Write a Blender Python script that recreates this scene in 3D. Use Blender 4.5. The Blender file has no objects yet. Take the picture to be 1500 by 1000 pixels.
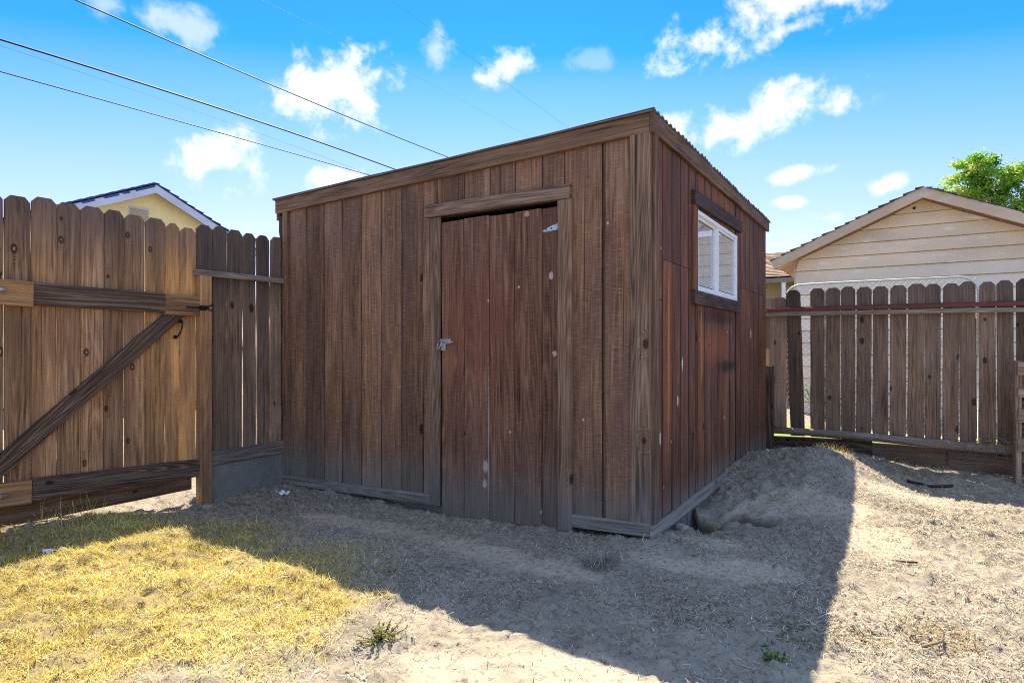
import bpy, math, random
import numpy as np
from mathutils import Vector, Matrix
random.seed(7); rng = np.random.default_rng(11)
S = bpy.context.scene; COL = S.collection
R = math.radians

# ------------------------------------------------------------------ node helpers
def node(nt, t, **kw):
    n = nt.nodes.new(t)
    for k, v in kw.items(): setattr(n, k, v)
    return n
def put(nt, sock, v):
    if hasattr(v, 'is_linked'): nt.links.new(v, sock)
    elif isinstance(v, (tuple, list)):
        v = tuple(v)
        if sock.type == 'RGBA' and len(v) == 3: v = v + (1,)
        sock.default_value = v
    else: sock.default_value = v
def MA(nt, op, a, b=0.0, c=None, clamp=False):
    n = node(nt, 'ShaderNodeMath', operation=op); n.use_clamp = clamp
    put(nt, n.inputs[0], a); put(nt, n.inputs[1], b)
    if c is not None: put(nt, n.inputs[2], c)
    return n.outputs[0]
def MIX(nt, f, a, b, mode='MIX'):
    n = node(nt, 'ShaderNodeMix', data_type='RGBA', blend_type=mode)
    put(nt, n.inputs[0], f); put(nt, n.inputs[6], a); put(nt, n.inputs[7], b)
    return n.outputs[2]
def SS(nt, v, lo, hi, a=0.0, b=1.0):
    n = node(nt, 'ShaderNodeMapRange', interpolation_type='SMOOTHSTEP')
    put(nt, n.inputs[0], v); put(nt, n.inputs[1], lo); put(nt, n.inputs[2], hi); put(nt, n.inputs[3], a); put(nt, n.inputs[4], b)
    return n.outputs[0]
def NOISE(nt, vec, scale, detail=3, rough=.55, dist=0.0):
    n = node(nt, 'ShaderNodeTexNoise')
    put(nt, n.inputs['Vector'], vec); n.inputs['Scale'].default_value = scale; n.inputs['Detail'].default_value = detail
    n.inputs['Roughness'].default_value = rough; n.inputs['Distortion'].default_value = dist
    return n.outputs[0]
def SC(nt, vec, s, loc=(0, 0, 0)):
    n = node(nt, 'ShaderNodeMapping'); put(nt, n.inputs[0], vec)
    n.inputs['Scale'].default_value = s; n.inputs['Location'].default_value = loc
    return n.outputs[0]
def RAMP(nt, f, stops):
    n = node(nt, 'ShaderNodeValToRGB'); put(nt, n.inputs[0], f)
    while len(n.color_ramp.elements) < len(stops): n.color_ramp.elements.new(.5)
    for e, (p, c) in zip(n.color_ramp.elements, stops): e.position = p; e.color = tuple(c) + (1,)
    return n.outputs[0]
def ATTR(nt, name):
    n = node(nt, 'ShaderNodeAttribute', attribute_name=name); return n.outputs['Fac']
def newmat(name):
    m = bpy.data.materials.new(name); m.use_nodes = True
    nt = m.node_tree; b = nt.nodes['Principled BSDF']
    return m, nt, b
def bump(nt, b, h, strength, dist):
    n = node(nt, 'ShaderNodeBump'); n.inputs['Strength'].default_value = strength; n.inputs['Distance'].default_value = dist
    put(nt, n.inputs['Height'], h); nt.links.new(n.outputs[0], b.inputs['Normal'])

def wood(name, dark, mid, light, warm=(.35, .17, .07), grey=(.22, .2, .19), ring=.5, knots=.5, saw=0.0, bleach=None,
         streak=.5, crack=.67, fleck=0.0, stain=None, rough=.85, bstr=.5, con=.9, runs=.8, shift=None, palek=None, spots=()):
    m, nt, b = newmat(name)
    uv = node(nt, 'ShaderNodeUVMap', uv_map='UVMap').outputs[0]
    tone = ATTR(nt, 'tone'); wrm = ATTR(nt, 'warm')
    gp = node(nt, 'ShaderNodeNewGeometry').outputs['Position']
    # knots: sparse cells
    kv = node(nt, 'ShaderNodeTexVoronoi', feature='F1', voronoi_dimensions='2D'); put(nt, kv.inputs['Vector'], SC(nt, uv, (7.0, 4.2, 1)))
    kv.inputs['Scale'].default_value = 1.0; kv.inputs['Randomness'].default_value = .9
    kr = node(nt, 'ShaderNodeSeparateColor'); nt.links.new(kv.outputs['Color'], kr.inputs[0])
    kon = MA(nt, 'GREATER_THAN', kr.outputs[0], 1 - .34 * knots)
    krad = MA(nt, 'MULTIPLY_ADD', kr.outputs[1], .10, .05)
    kd = MA(nt, 'ADD', kv.outputs['Distance'], MA(nt, 'MULTIPLY', NOISE(nt, SC(nt, uv, (60, 40, 1)), 1.0, 2), .05))
    knot = MA(nt, 'MULTIPLY', kon, SS(nt, kd, krad, MA(nt, 'ADD', krad, .07), 1, 0))
    khalo = MA(nt, 'MULTIPLY', kon, SS(nt, kd, 0.0, .42, 1, 0))
    # growth rings: contour lines of stretched noise, bent round knots
    big = NOISE(nt, SC(nt, uv, (7.5, .42, 1)), 1.0, 1.5, .4)
    big = MA(nt, 'ADD', big, MA(nt, 'MULTIPLY', khalo, .25))
    rg = MA(nt, 'SINE', MA(nt, 'MULTIPLY', big, 120.0))
    rg = MA(nt, 'MULTIPLY_ADD', rg, .5, .5)
    rg = MA(nt, 'POWER', rg, 1.8)
    fine = NOISE(nt, SC(nt, uv, (170, 4.0, 1)), 1.0, 4, .7)
    fib = NOISE(nt, SC(nt, uv, (62, 1.2, 1)), 1.0, 4, .65)
    blotch = NOISE(nt, SC(nt, uv, (6, 1.6, 1)), 1.0, 4, .6)
    v = MA(nt, 'MULTIPLY_ADD', fib, con, MA(nt, 'MULTIPLY', fine, .75))
    v = MA(nt, 'ADD', v, MA(nt, 'MULTIPLY', MA(nt, 'SUBTRACT', rg, .5), .30 * ring))
    v = MA(nt, 'ADD', v, MA(nt, 'MULTIPLY', MA(nt, 'SUBTRACT', blotch, .5), .55))
    v = MA(nt, 'SUBTRACT', v, (con + .75) * .5 - .5)
    c = RAMP(nt, v, [(.2, dark), (.5, mid), (.82, light)])
    wc = MIX(nt, 1.0, MIX(nt, MA(nt, 'MULTIPLY', rg, .5 * ring), warm, tuple(x * .45 for x in warm)),
             RAMP(nt, v, [(.2, (.45, .42, .4)), (.55, (1, 1, 1)), (.9, (1.25, 1.25, 1.25))]), 'MULTIPLY')
    c = MIX(nt, wrm, c, wc)
    # weather greying in long patches
    gmask = SS(nt, NOISE(nt, SC(nt, uv, (9, .7, 1), (3.1, 7.7, 0)), 1.0, 4, .65), .5, .8, 0, streak)
    c = MIX(nt, gmask, c, MIX(nt, fine, tuple(x * .6 for x in grey), grey))
    # dark runs
    dm = SS(nt, NOISE(nt, SC(nt, uv, (40, .9, 1), (9.1, 1.7, 0)), 1.0, 4, .65), .54, .72, 0, runs)
    c = MIX(nt, dm, c, tuple(x * .55 for x in dark))
    if shift:
        c = MIX(nt, SS(nt, NOISE(nt, SC(nt, uv, (4.5, .75, 1), (2.2, 5.5, 0)), 1.0, 4, .6), .42, .66, 0, .8), c, MIX(nt, v, tuple(x * .45 for x in shift), tuple(x * 1.55 for x in shift)))
    if saw:
        sw = NOISE(nt, SC(nt, uv, (11, 190, 1)), 1.0, 4, .75)
        c = MIX(nt, SS(nt, sw, .5, .75, 0, saw), c, tuple(min(1, x * 1.45) for x in light))
        c = MIX(nt, SS(nt, sw, .48, .25, 0, saw), c, tuple(x * .8 for x in dark))
    if stain:
        for (col, cx, cz, sx, sz, ax, amt) in stain:
            sp = node(nt, 'ShaderNodeSeparateXYZ'); nt.links.new(gp, sp.inputs[0])
            dx = MA(nt, 'DIVIDE', MA(nt, 'SUBTRACT', sp.outputs[ax], cx), sx)
            dz = MA(nt, 'DIVIDE', MA(nt, 'SUBTRACT', sp.outputs[2], cz), sz)
            rr = MA(nt, 'ADD', MA(nt, 'MULTIPLY', dx, dx), MA(nt, 'MULTIPLY', dz, dz))
            rr = MA(nt, 'ADD', rr, MA(nt, 'MULTIPLY', MA(nt, 'SUBTRACT', NOISE(nt, SC(nt, uv, (18, 3, 1)), 1.0, 4), .5), 2.2))
            c = MIX(nt, MA(nt, 'MULTIPLY', SS(nt, rr, -.4, 1.5, 1, 0), amt), c, MIX(nt, fib, tuple(x * .5 for x in col), tuple(x * 1.4 for x in col)))
    if bleach:
        z0, z1, bc, amt = bleach
        sp = node(nt, 'ShaderNodeSeparateXYZ'); nt.links.new(gp, sp.inputs[0])
        zz = MA(nt, 'ADD', sp.outputs[2], MA(nt, 'MULTIPLY', MA(nt, 'SUBTRACT', NOISE(nt, SC(nt, uv, (22, 1.1, 1)), 1.0, 4), .5), .45))
        zz = MA(nt, 'ADD', zz, MA(nt, 'MULTIPLY', tone, .05))
        bm_ = SS(nt, zz, z0, z1, amt, 0)
        c = MIX(nt, bm_, c, MIX(nt, v, tuple(x * .55 for x in bc), tuple(x * 1.25 for x in bc)))
    cr = SS(nt, NOISE(nt, SC(nt, uv, (95, .55, 1), (1.3, 4.2, 0)), 1.0, 2, .5), crack, crack + .06, 0, .85)
    c = MIX(nt, cr, c, tuple(x * .2 for x in dark))
    c = MIX(nt, MA(nt, 'MULTIPLY', knot, .85), c, tuple(x * y for x, y in zip(dark, (.55, .45, .4))))
    if palek: c = MIX(nt, MA(nt, 'MULTIPLY', kon, SS(nt, MA(nt, 'ADD', kd, .06), krad, MA(nt, 'ADD', krad, .03), .85, 0)), c, MIX(nt, fine, tuple(x * .7 for x in palek), tuple(x * 1.2 for x in palek)))
    if fleck:
        fl = node(nt, 'ShaderNodeTexVoronoi', feature='F1', voronoi_dimensions='2D'); put(nt, fl.inputs['Vector'], SC(nt, uv, (6, 4.5, 1), (5, 3, 0)))
        fl.inputs['Scale'].default_value = 1.0
        fs = node(nt, 'ShaderNodeSeparateColor'); nt.links.new(fl.outputs['Color'], fs.inputs[0])
        fd = MA(nt, 'ADD', fl.outputs['Distance'], MA(nt, 'MULTIPLY', NOISE(nt, SC(nt, uv, (90, 60, 1)), 1.0, 2), .06))
        fm = MA(nt, 'MULTIPLY', MA(nt, 'GREATER_THAN', fs.outputs[2], 1 - .14 * fleck), SS(nt, fd, .055, .085, 1, 0))
        c = MIX(nt, MA(nt, 'MULTIPLY', fm, .8), c, (.62, .5, .48))
    for (col, cx, cz, sx_, sz_, ax) in spots:                        # old paint splashes and chips
        sp = node(nt, 'ShaderNodeSeparateXYZ'); nt.links.new(gp, sp.inputs[0])
        dx_ = MA(nt, 'DIVIDE', MA(nt, 'SUBTRACT', sp.outputs[ax], cx), sx_); dz_ = MA(nt, 'DIVIDE', MA(nt, 'SUBTRACT', sp.outputs[2], cz), sz_)
        rr_ = MA(nt, 'ADD', MA(nt, 'ADD', MA(nt, 'MULTIPLY', dx_, dx_), MA(nt, 'MULTIPLY', dz_, dz_)), MA(nt, 'MULTIPLY', MA(nt, 'SUBTRACT', NOISE(nt, SC(nt, uv, (90, 45, 1)), 1.0, 4, .7), .5), 4.0))
        c = MIX(nt, SS(nt, rr_, .5, 1.2, .8, 0), c, col)
    tm = MA(nt, 'MULTIPLY_ADD', tone, .48, 1.0)
    hs = node(nt, 'ShaderNodeHueSaturation'); nt.links.new(c, hs.inputs['Color']); nt.links.new(tm, hs.inputs['Value'])
    nt.links.new(hs.outputs[0], b.inputs['Base Color'])
    b.inputs['Roughness'].default_value = rough; b.inputs['Specular IOR Level'].default_value = .25
    hgt = MA(nt, 'SUBTRACT', MA(nt, 'ADD', MA(nt, 'MULTIPLY', fine, .6), MA(nt, 'MULTIPLY', rg, .35 * ring)), MA(nt, 'MULTIPLY', cr, 1.2))
    bump(nt, b, hgt, bstr, .006)
    return m

def plain(name, col, rough=.6, metal=0.0, var=.25, scale=18, bstr=.2):
    m, nt, b = newmat(name)
    tc = node(nt, 'ShaderNodeTexCoord').outputs['Object']
    n = NOISE(nt, tc, scale, 5, .65); n2 = NOISE(nt, tc, scale * .17, 3, .5)
    k = MA(nt, 'MULTIPLY_ADD', MA(nt, 'ADD', n, n2), .5, 0)
    c = RAMP(nt, k, [(.25, tuple(x * (1 - var) for x in col)), (.55, col), (.8, tuple(min(1, x * (1 + var * .7)) for x in col))])
    nt.links.new(c, b.inputs['Base Color']); b.inputs['Roughness'].default_value = rough; b.inputs['Metallic'].default_value = metal
    if bstr: bump(nt, b, n, bstr, .004)
    return m

# ------------------------------------------------------------------ mesh builder
class MB:
    def __init__(s): s.v = []; s.f = []; s.uv = []; s.tone = []; s.warm = []; s.smooth = []
    def face(s, idx, uvs, sm=False): s.f.append(idx); s.uv.append(uvs); s.smooth.append(sm)
    def add(s, pts, tone=0., warm=0.):
        i = len(s.v); s.v += [tuple(p) for p in pts]; s.tone += [tone] * len(pts); s.warm += [warm] * len(pts); return i
    def board(s, o, L, W, l, w, t, tone=None, warm=0., seg=None, jit=.0012, ch=.003, ear=0., bow=0., endjit=0.):
        """o = corner, L = along, W = across; thickness goes along L x W ... T = W x L flipped so that T = L.cross(W)"""
        o = Vector(o); L = Vector(L).normalized(); W = Vector(W).normalized(); T = L.cross(W)
        if tone is None: tone = random.uniform(-1, 1)
        seg = seg or max(1, int(l / .12))
        ch = min(ch, w * .3, t * .4)
        ou, ov = random.uniform(0, 60), random.uniform(0, 60)
        sec = [(0, 0), (w, 0), (w, t - ch), (w - ch, t), (ch, t), (0, t - ch)]
        per = [0]
        for i in range(6):
            a, b2 = sec[i], sec[(i + 1) % 6]; per.append(per[-1] + math.hypot(a[0] - b2[0], a[1] - b2[1]))
        per = [p - w - t for p in per]    # so that u on the outward face runs 0..w
        hs = [i / seg * l for i in range(seg + 1)]
        if ear: hs = [h for h in hs if h < l - ear - .01] + [l - ear, l]
        ph = random.uniform(0, 6.3)
        base = None; prev = None
        for k, h in enumerate(hs):
            inset = ear * .9 if (ear and k == len(hs) - 1) else 0.
            a = random.uniform(-jit, jit) if 0 < k else 0; b2 = random.uniform(-jit, jit); d = bow * math.sin(ph + h * 2.1)
            pts = []
            for (x, y) in sec:
                xx = x + (a if x < w / 2 else b2)
                if inset: xx = w / 2 + (xx - w / 2) * (1 - 2 * inset / w)
                hh = h + (random.uniform(-endjit, endjit) if endjit and k in (0, len(hs) - 1) else 0)
                pts.append(o + L * hh + W * xx + T * (y + d + random.uniform(-jit, jit) * .4 * (1 if y > t / 2 else 0)))
            i0 = s.add(pts, tone, warm)
            if prev is not None:
                for i in range(6):
                    j = (i + 1) % 6
                    u0, u1 = ou + per[i], ou + per[i + 1]
                    s.face((prev + i, prev + j, i0 + j, i0 + i), [(u0, ov + hp), (u1, ov + hp), (u1, ov + h), (u0, ov + h)])
            else: base = i0
            prev = i0; hp = h
        s.face(tuple(base + i for i in (5, 4, 3, 2, 1, 0)), [(ou + sec[i][0], ov + sec[i][1] * .3) for i in (5, 4, 3, 2, 1, 0)])
        s.face(tuple(prev + i for i in range(6)), [(ou + 3 + sec[i][0], ov + sec[i][1] * .3) for i in range(6)])
    def box(s, a, b, tone=0., warm=0.):
        a = Vector(a); b = Vector(b); d = b - a
        # length along the longest axis
        ax = max(range(3), key=lambda i: d[i]); L = Vector((0, 0, 0)); L[ax] = 1
        W = Vector((0, 0, 0)); W[(ax + 1) % 3] = 1
        s.board(a, L, W, d[ax], d[(ax + 1) % 3], d[(ax + 2) % 3], tone, warm, seg=max(1, int(d[ax] / .4)), jit=.0003, ch=.002)
    def tube(s, pts, r, n=8, tone=0., cap=True, warm=0.):
        pts = [Vector(p) for p in pts]; prev = None; L = 0; first = None
        rr = r if isinstance(r, (list, tuple)) else [r] * len(pts)
        for k, p in enumerate(pts):
            d = (pts[min(k + 1, len(pts) - 1)] - pts[max(k - 1, 0)]).normalized()
            up = Vector((0, 0, 1)) if abs(d.z) < .95 else Vector((1, 0, 0))
            a = d.cross(up).normalized(); b = a.cross(d)
            ring = [p + (a * math.cos(6.2832 * i / n) + b * math.sin(6.2832 * i / n)) * rr[k] for i in range(n)]
            i0 = s.add(ring, tone, warm)
            if k: L2 = L + (p - pts[k - 1]).length
            else: L2 = 0; first = i0
            if prev is not None:
                for i in range(n):
                    j = (i + 1) % n
                    u0, u1 = i / n * 6.28 * rr[k], (i + 1) / n * 6.28 * rr[k]
                    s.face((prev + i, i0 + i, i0 + j, prev + j), [(u0, L), (u0, L2), (u1, L2), (u1, L)], True)
            prev = i0; L = L2
        if cap:
            s.face(tuple(first + i for i in range(n)), [(0, 0)] * n); s.face(tuple(prev + i for i in reversed(range(n))), [(0, 0)] * n)
    def quad(s, pts, uvs=None, tone=0., warm=0.):
        i = s.add(pts, tone, warm); n = len(pts)
        s.face(tuple(range(i, i + n)), uvs or [(p[0], p[1]) for p in pts])
    def build(s, name, mat, parent=None):
        me = bpy.data.meshes.new(name); me.from_pydata(s.v, [], s.f)
        ul = me.uv_layers.new(name='UVMap'); ul.data.foreach_set('uv', np.array([c for f in s.uv for p in f for c in p], dtype=np.float32))
        for nm, dat in (('tone', s.tone), ('warm', s.warm)):
            at = me.attributes.new(nm, 'FLOAT', 'POINT'); at.data.foreach_set('value', np.array(dat, dtype=np.float32))
        me.polygons.foreach_set('use_smooth', s.smooth)
        me.materials.append(mat); me.update()
        o = bpy.data.objects.new(name, me); COL.objects.link(o)
        if parent: o.parent = parent
        return o

def npmesh(name, verts, faces_n, mat, tone=None, nper=4, parent=None, smooth=False, attrs=None):
    """verts (N,3); faces (F,nper) numpy"""
    me = bpy.data.meshes.new(name)
    me.vertices.add(len(verts)); me.vertices.foreach_set('co', np.asarray(verts, dtype=np.float32).ravel())
    F = len(faces_n); me.loops.add(F * nper); me.loops.foreach_set('vertex_index', np.asarray(faces_n, dtype=np.int32).ravel())
    me.polygons.add(F); me.polygons.foreach_set('loop_start', np.arange(F, dtype=np.int32) * nper)
    try: me.polygons.foreach_set('loop_total', np.full(F, nper, dtype=np.int32))
    except Exception: pass
    d = dict(attrs or {})
    if tone is not None: d['tone'] = tone
    for k, a in d.items():
        at = me.attributes.new(k, 'FLOAT', 'POINT'); at.data.foreach_set('value', np.asarray(a, dtype=np.float32))
    me.update(calc_edges=True); me.validate()
    if smooth: me.polygons.foreach_set('use_smooth', [True] * len(me.polygons))
    me.materials.append(mat)
    o = bpy.data.objects.new(name, me); COL.objects.link(o)
    if parent: o.parent = parent
    return o

def tag(o, label=None, cat=None, group=None, kind=None):
    for k, v in (('label', label), ('category', cat), ('group', group), ('kind', kind)):
        if v: o[k] = v
    return o
def thing(name, label, cat, loc=(0, 0, 0), group=None):
    o = bpy.data.objects.new(name, None); COL.objects.link(o); o.empty_display_size = .1
    return tag(o, label, cat, group)      # base at the world origin: children keep world coordinates
X, Y, Z = Vector((1, 0, 0)), Vector((0, 1, 0)), Vector((0, 0, 1))

# ------------------------------------------------------------------ numpy noise
def vnoise(x, y, seed=0):
    xi = np.floor(x).astype(np.int64); yi = np.floor(y).astype(np.int64); xf = x - xi; yf = y - yi
    def h(a, b):
        n = (a * 374761393 + b * 668265263 + seed * 974634777) & 0x7fffffff
        n = ((n ^ (n >> 13)) * 1274126177) & 0x7fffffff
        return ((n ^ (n >> 16)) & 0xffff) / 65535.0
    u = xf * xf * (3 - 2 * xf); v = yf * yf * (3 - 2 * yf)
    return (h(xi, yi) * (1 - u) + h(xi + 1, yi) * u) * (1 - v) + (h(xi, yi + 1) * (1 - u) + h(xi + 1, yi + 1) * u) * v
def fbm(x, y, f, o=4, seed=0, g=.5):
    s = 0; a = 1; t = 0
    for i in range(o): s = s + a * (vnoise(x * f, y * f, seed + i) - .5); t += a; a *= g; f *= 2.03
    return s / t * 2
def gs(x, y, cx, cy, sx, sy=None): sy = sy or sx; return np.exp(-((x - cx) / sx) ** 2 - ((y - cy) / sy) ** 2)
GRASS = np.array([(-1.25, -2.75), (-.72, -2.25), (-.68, -1.85), (-.8, -1.45), (-1.4, -1.05), (-2.2, -.98), (-2.8, -1.1), (-3.3, -1.3), (-3.4, -2.2), (-2.6, -3.4), (-1.6, -3.3)])
def poly_sd(x, y, P):
    x = np.asarray(x); y = np.asarray(y); ins = np.zeros(x.shape, bool); d = np.full(x.shape, 1e9)
    for (x0, y0), (x1, y1) in zip(P, np.roll(P, -1, 0)):
        c = ((y0 > y) != (y1 > y)) & (x < (x1 - x0) * (y - y0) / (y1 - y0 + 1e-12) + x0); ins ^= c
        t = np.clip(((x - x0) * (x1 - x0) + (y - y0) * (y1 - y0)) / ((x1 - x0) ** 2 + (y1 - y0) ** 2), 0, 1)
        d = np.minimum(d, np.hypot(x - x0 - t * (x1 - x0), y - y0 - t * (y1 - y0)))
    return np.where(ins, -d, d)
def grass_mask(x, y):
    d = poly_sd(x, y, GRASS) + .25 * fbm(x, y, 2.2, 3, 5)
    return np.clip(.5 - d / .5, 0, 1)
PALE = [(-.915, -.6, .5, .16), (-.24, -.68, .26, .12), (.30, .11, .3, .16), (-.157, -1.72, .22, .16), (.283, -.34, .3, .12), (.64, -.17, .25, .12), (.30, -1.5, .35, .16), (-1.96, -.55, .5, .15), (1.16, .6, .22, .4), (.6, 1.2, .5, .4), (1.3, 1.9, .5, .3)]
def pale_mask(x, y):
    s = 0
    for cx, cy, sx, sy in PALE: s = s + gs(x, y, cx, cy, sx, sy)
    return np.clip(s * 1.15 + .45 * fbm(x, y, 3.1, 4, 17) - .1, 0, 1)
def ground_z(x, y, detail=True):
    line = np.interp(x, [-3.4, -1.5, -.6, 0, .4], [-.125, -.125, -.075, -.03, -.02])
    k = np.clip((y + 1.8) / 1.8, 0, 1); k = k * k * (3 - 2 * k)
    far = np.clip((y - 4.2) / .6, 0, 1)
    z = line * k * (1 - far) - .03 * (1 - k) - .03 * far - .06 * gs(x, y, -3.5, -1.0, .6, .45)
    z = z + .22 * gs(x, y, .62, 2.3, .43, .72) + .065 * np.exp(-(x / .3) ** 2) * np.clip((y - 1.5) / .3, 0, 1) * np.clip((3.5 - y) / .8, 0, 1) - .15 * np.clip((x - .80) / .55, 0, 1) * np.clip((y - 1.9) / .8, 0, 1) * (1 - .45 * np.clip((y - 3.2) / .5, 0, 1)) * (1 - far)
    z = z + np.exp(-(x / .42) ** 2) * np.interp(y, [.2, .42, .60, .92, 1.2, 1.5], [0, -.06, -.11, -.04, -.02, 0]) + .07 * gs(x, y, .29, .60, .07, .08)
    z = z - .30 * np.exp(-((x - .13) / .13) ** 4 - ((y - .76) / .18) ** 4) - .24 * np.exp(-((x - .43) / .085) ** 4 - ((y - .74) / .09) ** 4)
    bankf = gs(x, y, .25, 1.2, .4, .7)
    if detail:
        g = grass_mask(x, y); p = pale_mask(x, y)
        near = np.clip((7 - np.hypot(x, y)) / 3, 0, 1)
        z = z + .022 * fbm(x, y, 1.1, 3, 3) + (.022 * (1 - .65 * p) + .025 * g + .055 * bankf) * fbm(x, y, 7, 4, 9, .6) * near
        cl = fbm(x, y, 24, 2, 31); z = z + near * (1 - .7 * p) * np.clip(cl - .2, 0, 1) * .045 + near * (1 - .6 * p) * .012 * fbm(x, y, 15, 2, 63)
    return z

# ------------------------------------------------------------------ materials
M = {}
M['front'] = wood('brown_stained_siding', (.036, .016, .009), (.238, .114, .062), (.44, .265, .17), grey=(.24, .19, .175), ring=.3, knots=.05, saw=.46, streak=.3, con=.8, runs=.65, shift=(.165, .085, .065),
                  bleach=(-.02, .40, (.225, .19, .16), .85), fleck=.25, crack=.66)
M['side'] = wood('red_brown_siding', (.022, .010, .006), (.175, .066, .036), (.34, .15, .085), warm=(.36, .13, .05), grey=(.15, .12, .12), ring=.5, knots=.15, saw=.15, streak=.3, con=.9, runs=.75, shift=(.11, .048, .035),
                 bleach=(-.06, .26, (.24, .205, .175), .9), fleck=.5, spots=[((.7, .62, .6), .151, .535, .014, .04, 1), ((.7, .62, .6), .488, .735, .016, .035, 1), ((.7, .62, .6), .597, .973, .016, .045, 1), ((.6, .5, .46), 1.746, .501, .02, .025, 1), ((.65, .5, .4), 2.826, 1.207, .025, .05, 1), ((.5, .2, .07), .30, 1.0, .02, .6, 1), ((.5, .2, .07), 1.05, 1.1, .03, .3, 1)], stain=[((.018, .014, .017), 1.85, .92, .36, .06, 1, .9), ((.018, .014, .017), 1.6, 1.32, .7, .06, 1, .75), ((.34, .12, .045), 1.5, 1.1, .45, .14, 1, .6), ((.3, .12, .05), 2.0, 2.15, .6, .12, 1, .5)])
M['door'] = wood('brown_door_boards', (.028, .012, .007), (.200, .088, .050), (.39, .215, .14), grey=(.24, .19, .17), ring=.6, knots=.1, saw=.34, streak=.25, con=.85, runs=.65, shift=(.145, .068, .050), bleach=(-.05, .45, (.20, .165, .14), .85), spots=[((.50, .33, .33), -1.166, .27, .024, .045, 0), ((.50, .35, .35), -1.172, .15, .020, .03, 0), ((.7, .55, .5), -.655, 1.54, .016, .026, 0), ((.7, .52, .48), -.631, 1.044, .015, .018, 0), ((.6, .32, .22), -.833, 1.955, .02, .02, 0), ((.36, .30, .26), -1.14, .45, .007, .5, 0)],
                 fleck=.5, stain=[((.21, .068, .042), -1.22, 1.22, .42, .42, 0, .5), ((.30, .15, .06), -1.48, 1.0, .06, .2, 0, .6)])
M['trim'] = wood('weathered_trim', (.05, .030, .02), (.215, .125, .08), (.39, .265, .19), grey=(.26, .21, .2), ring=.6, knots=.35, streak=.55, bleach=(-.05, .42, (.21, .19, .18), .8))
M['fascia'] = wood('fascia_wood', (.05, .027, .017), (.19, .105, .062), (.31, .19, .12), grey=(.22, .17, .15), ring=.4, knots=.15, streak=.35)
M['dtrim'] = wood('dark_trim', (.02, .013, .011), (.075, .045, .034), (.16, .10, .075), grey=(.14, .11, .1), ring=.7, knots=.2, streak=.4)
M['skirt'] = wood('grey_skirting', (.10, .085, .072), (.25, .215, .185), (.38, .335, .295), grey=(.36, .33, .30), ring=.4, knots=.1, streak=.7)
M['gate'] = wood('gate_pickets', (.065, .032, .018), (.43, .225, .115), (.64, .40, .25), warm=(.80, .40, .13), grey=(.28, .22, .20), ring=.5, knots=.7, streak=.35, con=1.0, runs=.85, shift=(.235, .12, .072), palek=(.50, .34, .25), bleach=(2.02, 1.45, (.15, .105, .095), .75))
M['rail'] = wood('gate_rails', (.035, .022, .017), (.13, .077, .052), (.27, .185, .135), warm=(.5, .25, .09), grey=(.32, .28, .27), ring=1.0, knots=.4, streak=.5)
M['picket'] = wood('grey_pickets', (.055, .034, .023), (.255, .155, .100), (.40, .28, .205), warm=(.46, .30, .2), grey=(.27, .23, .22), ring=.4, knots=.38, streak=.4, con=.9, runs=.6, shift=(.18, .118, .09), bleach=(1.72, 1.3, (.105, .085, .082), .6))
M['oldrail'] = wood('old_rails', (.09, .068, .055), (.24, .185, .15), (.38, .31, .26), grey=(.33, .29, .27), ring=.5, knots=.15, streak=.6)
M['pallet'] = wood('pallet_wood', (.10, .065, .045), (.33, .22, .155), (.5, .37, .28), grey=(.33, .28, .25), ring=.6, knots=.2, streak=.4)
M['concrete'] = plain('old_concrete', (.25, .22, .19), .95, var=.4, scale=14, bstr=.6)
M['black'] = plain('black_metal', (.012, .012, .014), .45, .3, bstr=0)
M['zinc'] = plain('galvanised_steel', (.5, .5, .52), .42, .75, var=.3, scale=60, bstr=0)
M['wpaint'] = plain('white_vinyl', (.82, .82, .84), .4, var=.08, bstr=0)
M['redmetal'] = plain('rusty_red_steel', (.17, .04, .03), .7, .1, var=.5, scale=24)
M['inner'] = plain('shed_inner_wood', (.06, .04, .03), .9)
M['wire'] = plain('black_cable', (.006, .006, .007), .6, bstr=0)
M['galv'] = plain('pale_galvanised_tube', (.62, .62, .6), .5, .35, var=.15, bstr=0)

# ------------------------------------------------------------------ THE SHED
shed = thing('shed', 'weathered brown wooden shed with plank door and corrugated roof', 'shed')
def topz(x): return 2.36 + .022 * x      # underside line of front fascia
def front_board(mb, x0, x1, z0, z1, tone, t=.02, **k):
    mb.board((x0, 0, z0), Z, X, z1 - z0, x1 - x0, t, tone, **k)     # Z x X = Y  -> faces +Y; flipped below
# front faces -Y: use L = Z, W = -X  => T = Z x -X = -Y
def fb(mb, x0, x1, z0, z1, y=.0, t=.02, tone=None, warm=0., **k): mb.board((x1, y, z0), Z, -X, z1 - z0, x1 - x0, t, tone, warm, **k)
mb = MB()
sx = [-3.335, -3.245, -3.033, -2.808, -2.594, -2.374, -2.157, -1.944, -1.734, -1.60]
tn = [-.2, .15, -.45, .25, -.15, .5, .1, -.5, .1]
for i in range(9): fb(mb, sx[i] + .0036, sx[i + 1] - .0036, -.065 - .01 * random.random(), 2.385 + .02 * sx[i], tone=tn[i], jit=.0022, bow=.0025)
ox = [-1.60, -1.554, -1.351, -1.135, -1.045, -.931, -.722, -.565]
for i in range(7): fb(mb, ox[i] + .003, ox[i + 1] - .003, 2.03, 2.385 + .02 * ox[i], tone=random.uniform(-.7, .2))
fb(mb, -.562, -.309, -.0, 2.39, tone=-.1, bow=.002); fb(mb, -.285, .0, -.0, 2.39, tone=.12, bow=.002)
fb(mb, -.308, -.286, -.0, 2.39, y=.004, t=.012, tone=-.6)
mb.build('front_wall', M['front'], shed)
M['gshade'] = plain('black_groove_shade', (.012, .010, .009), .95, var=.3, bstr=0)  # black strips standing in for the shade in the board grooves
mb = MB()
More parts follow.
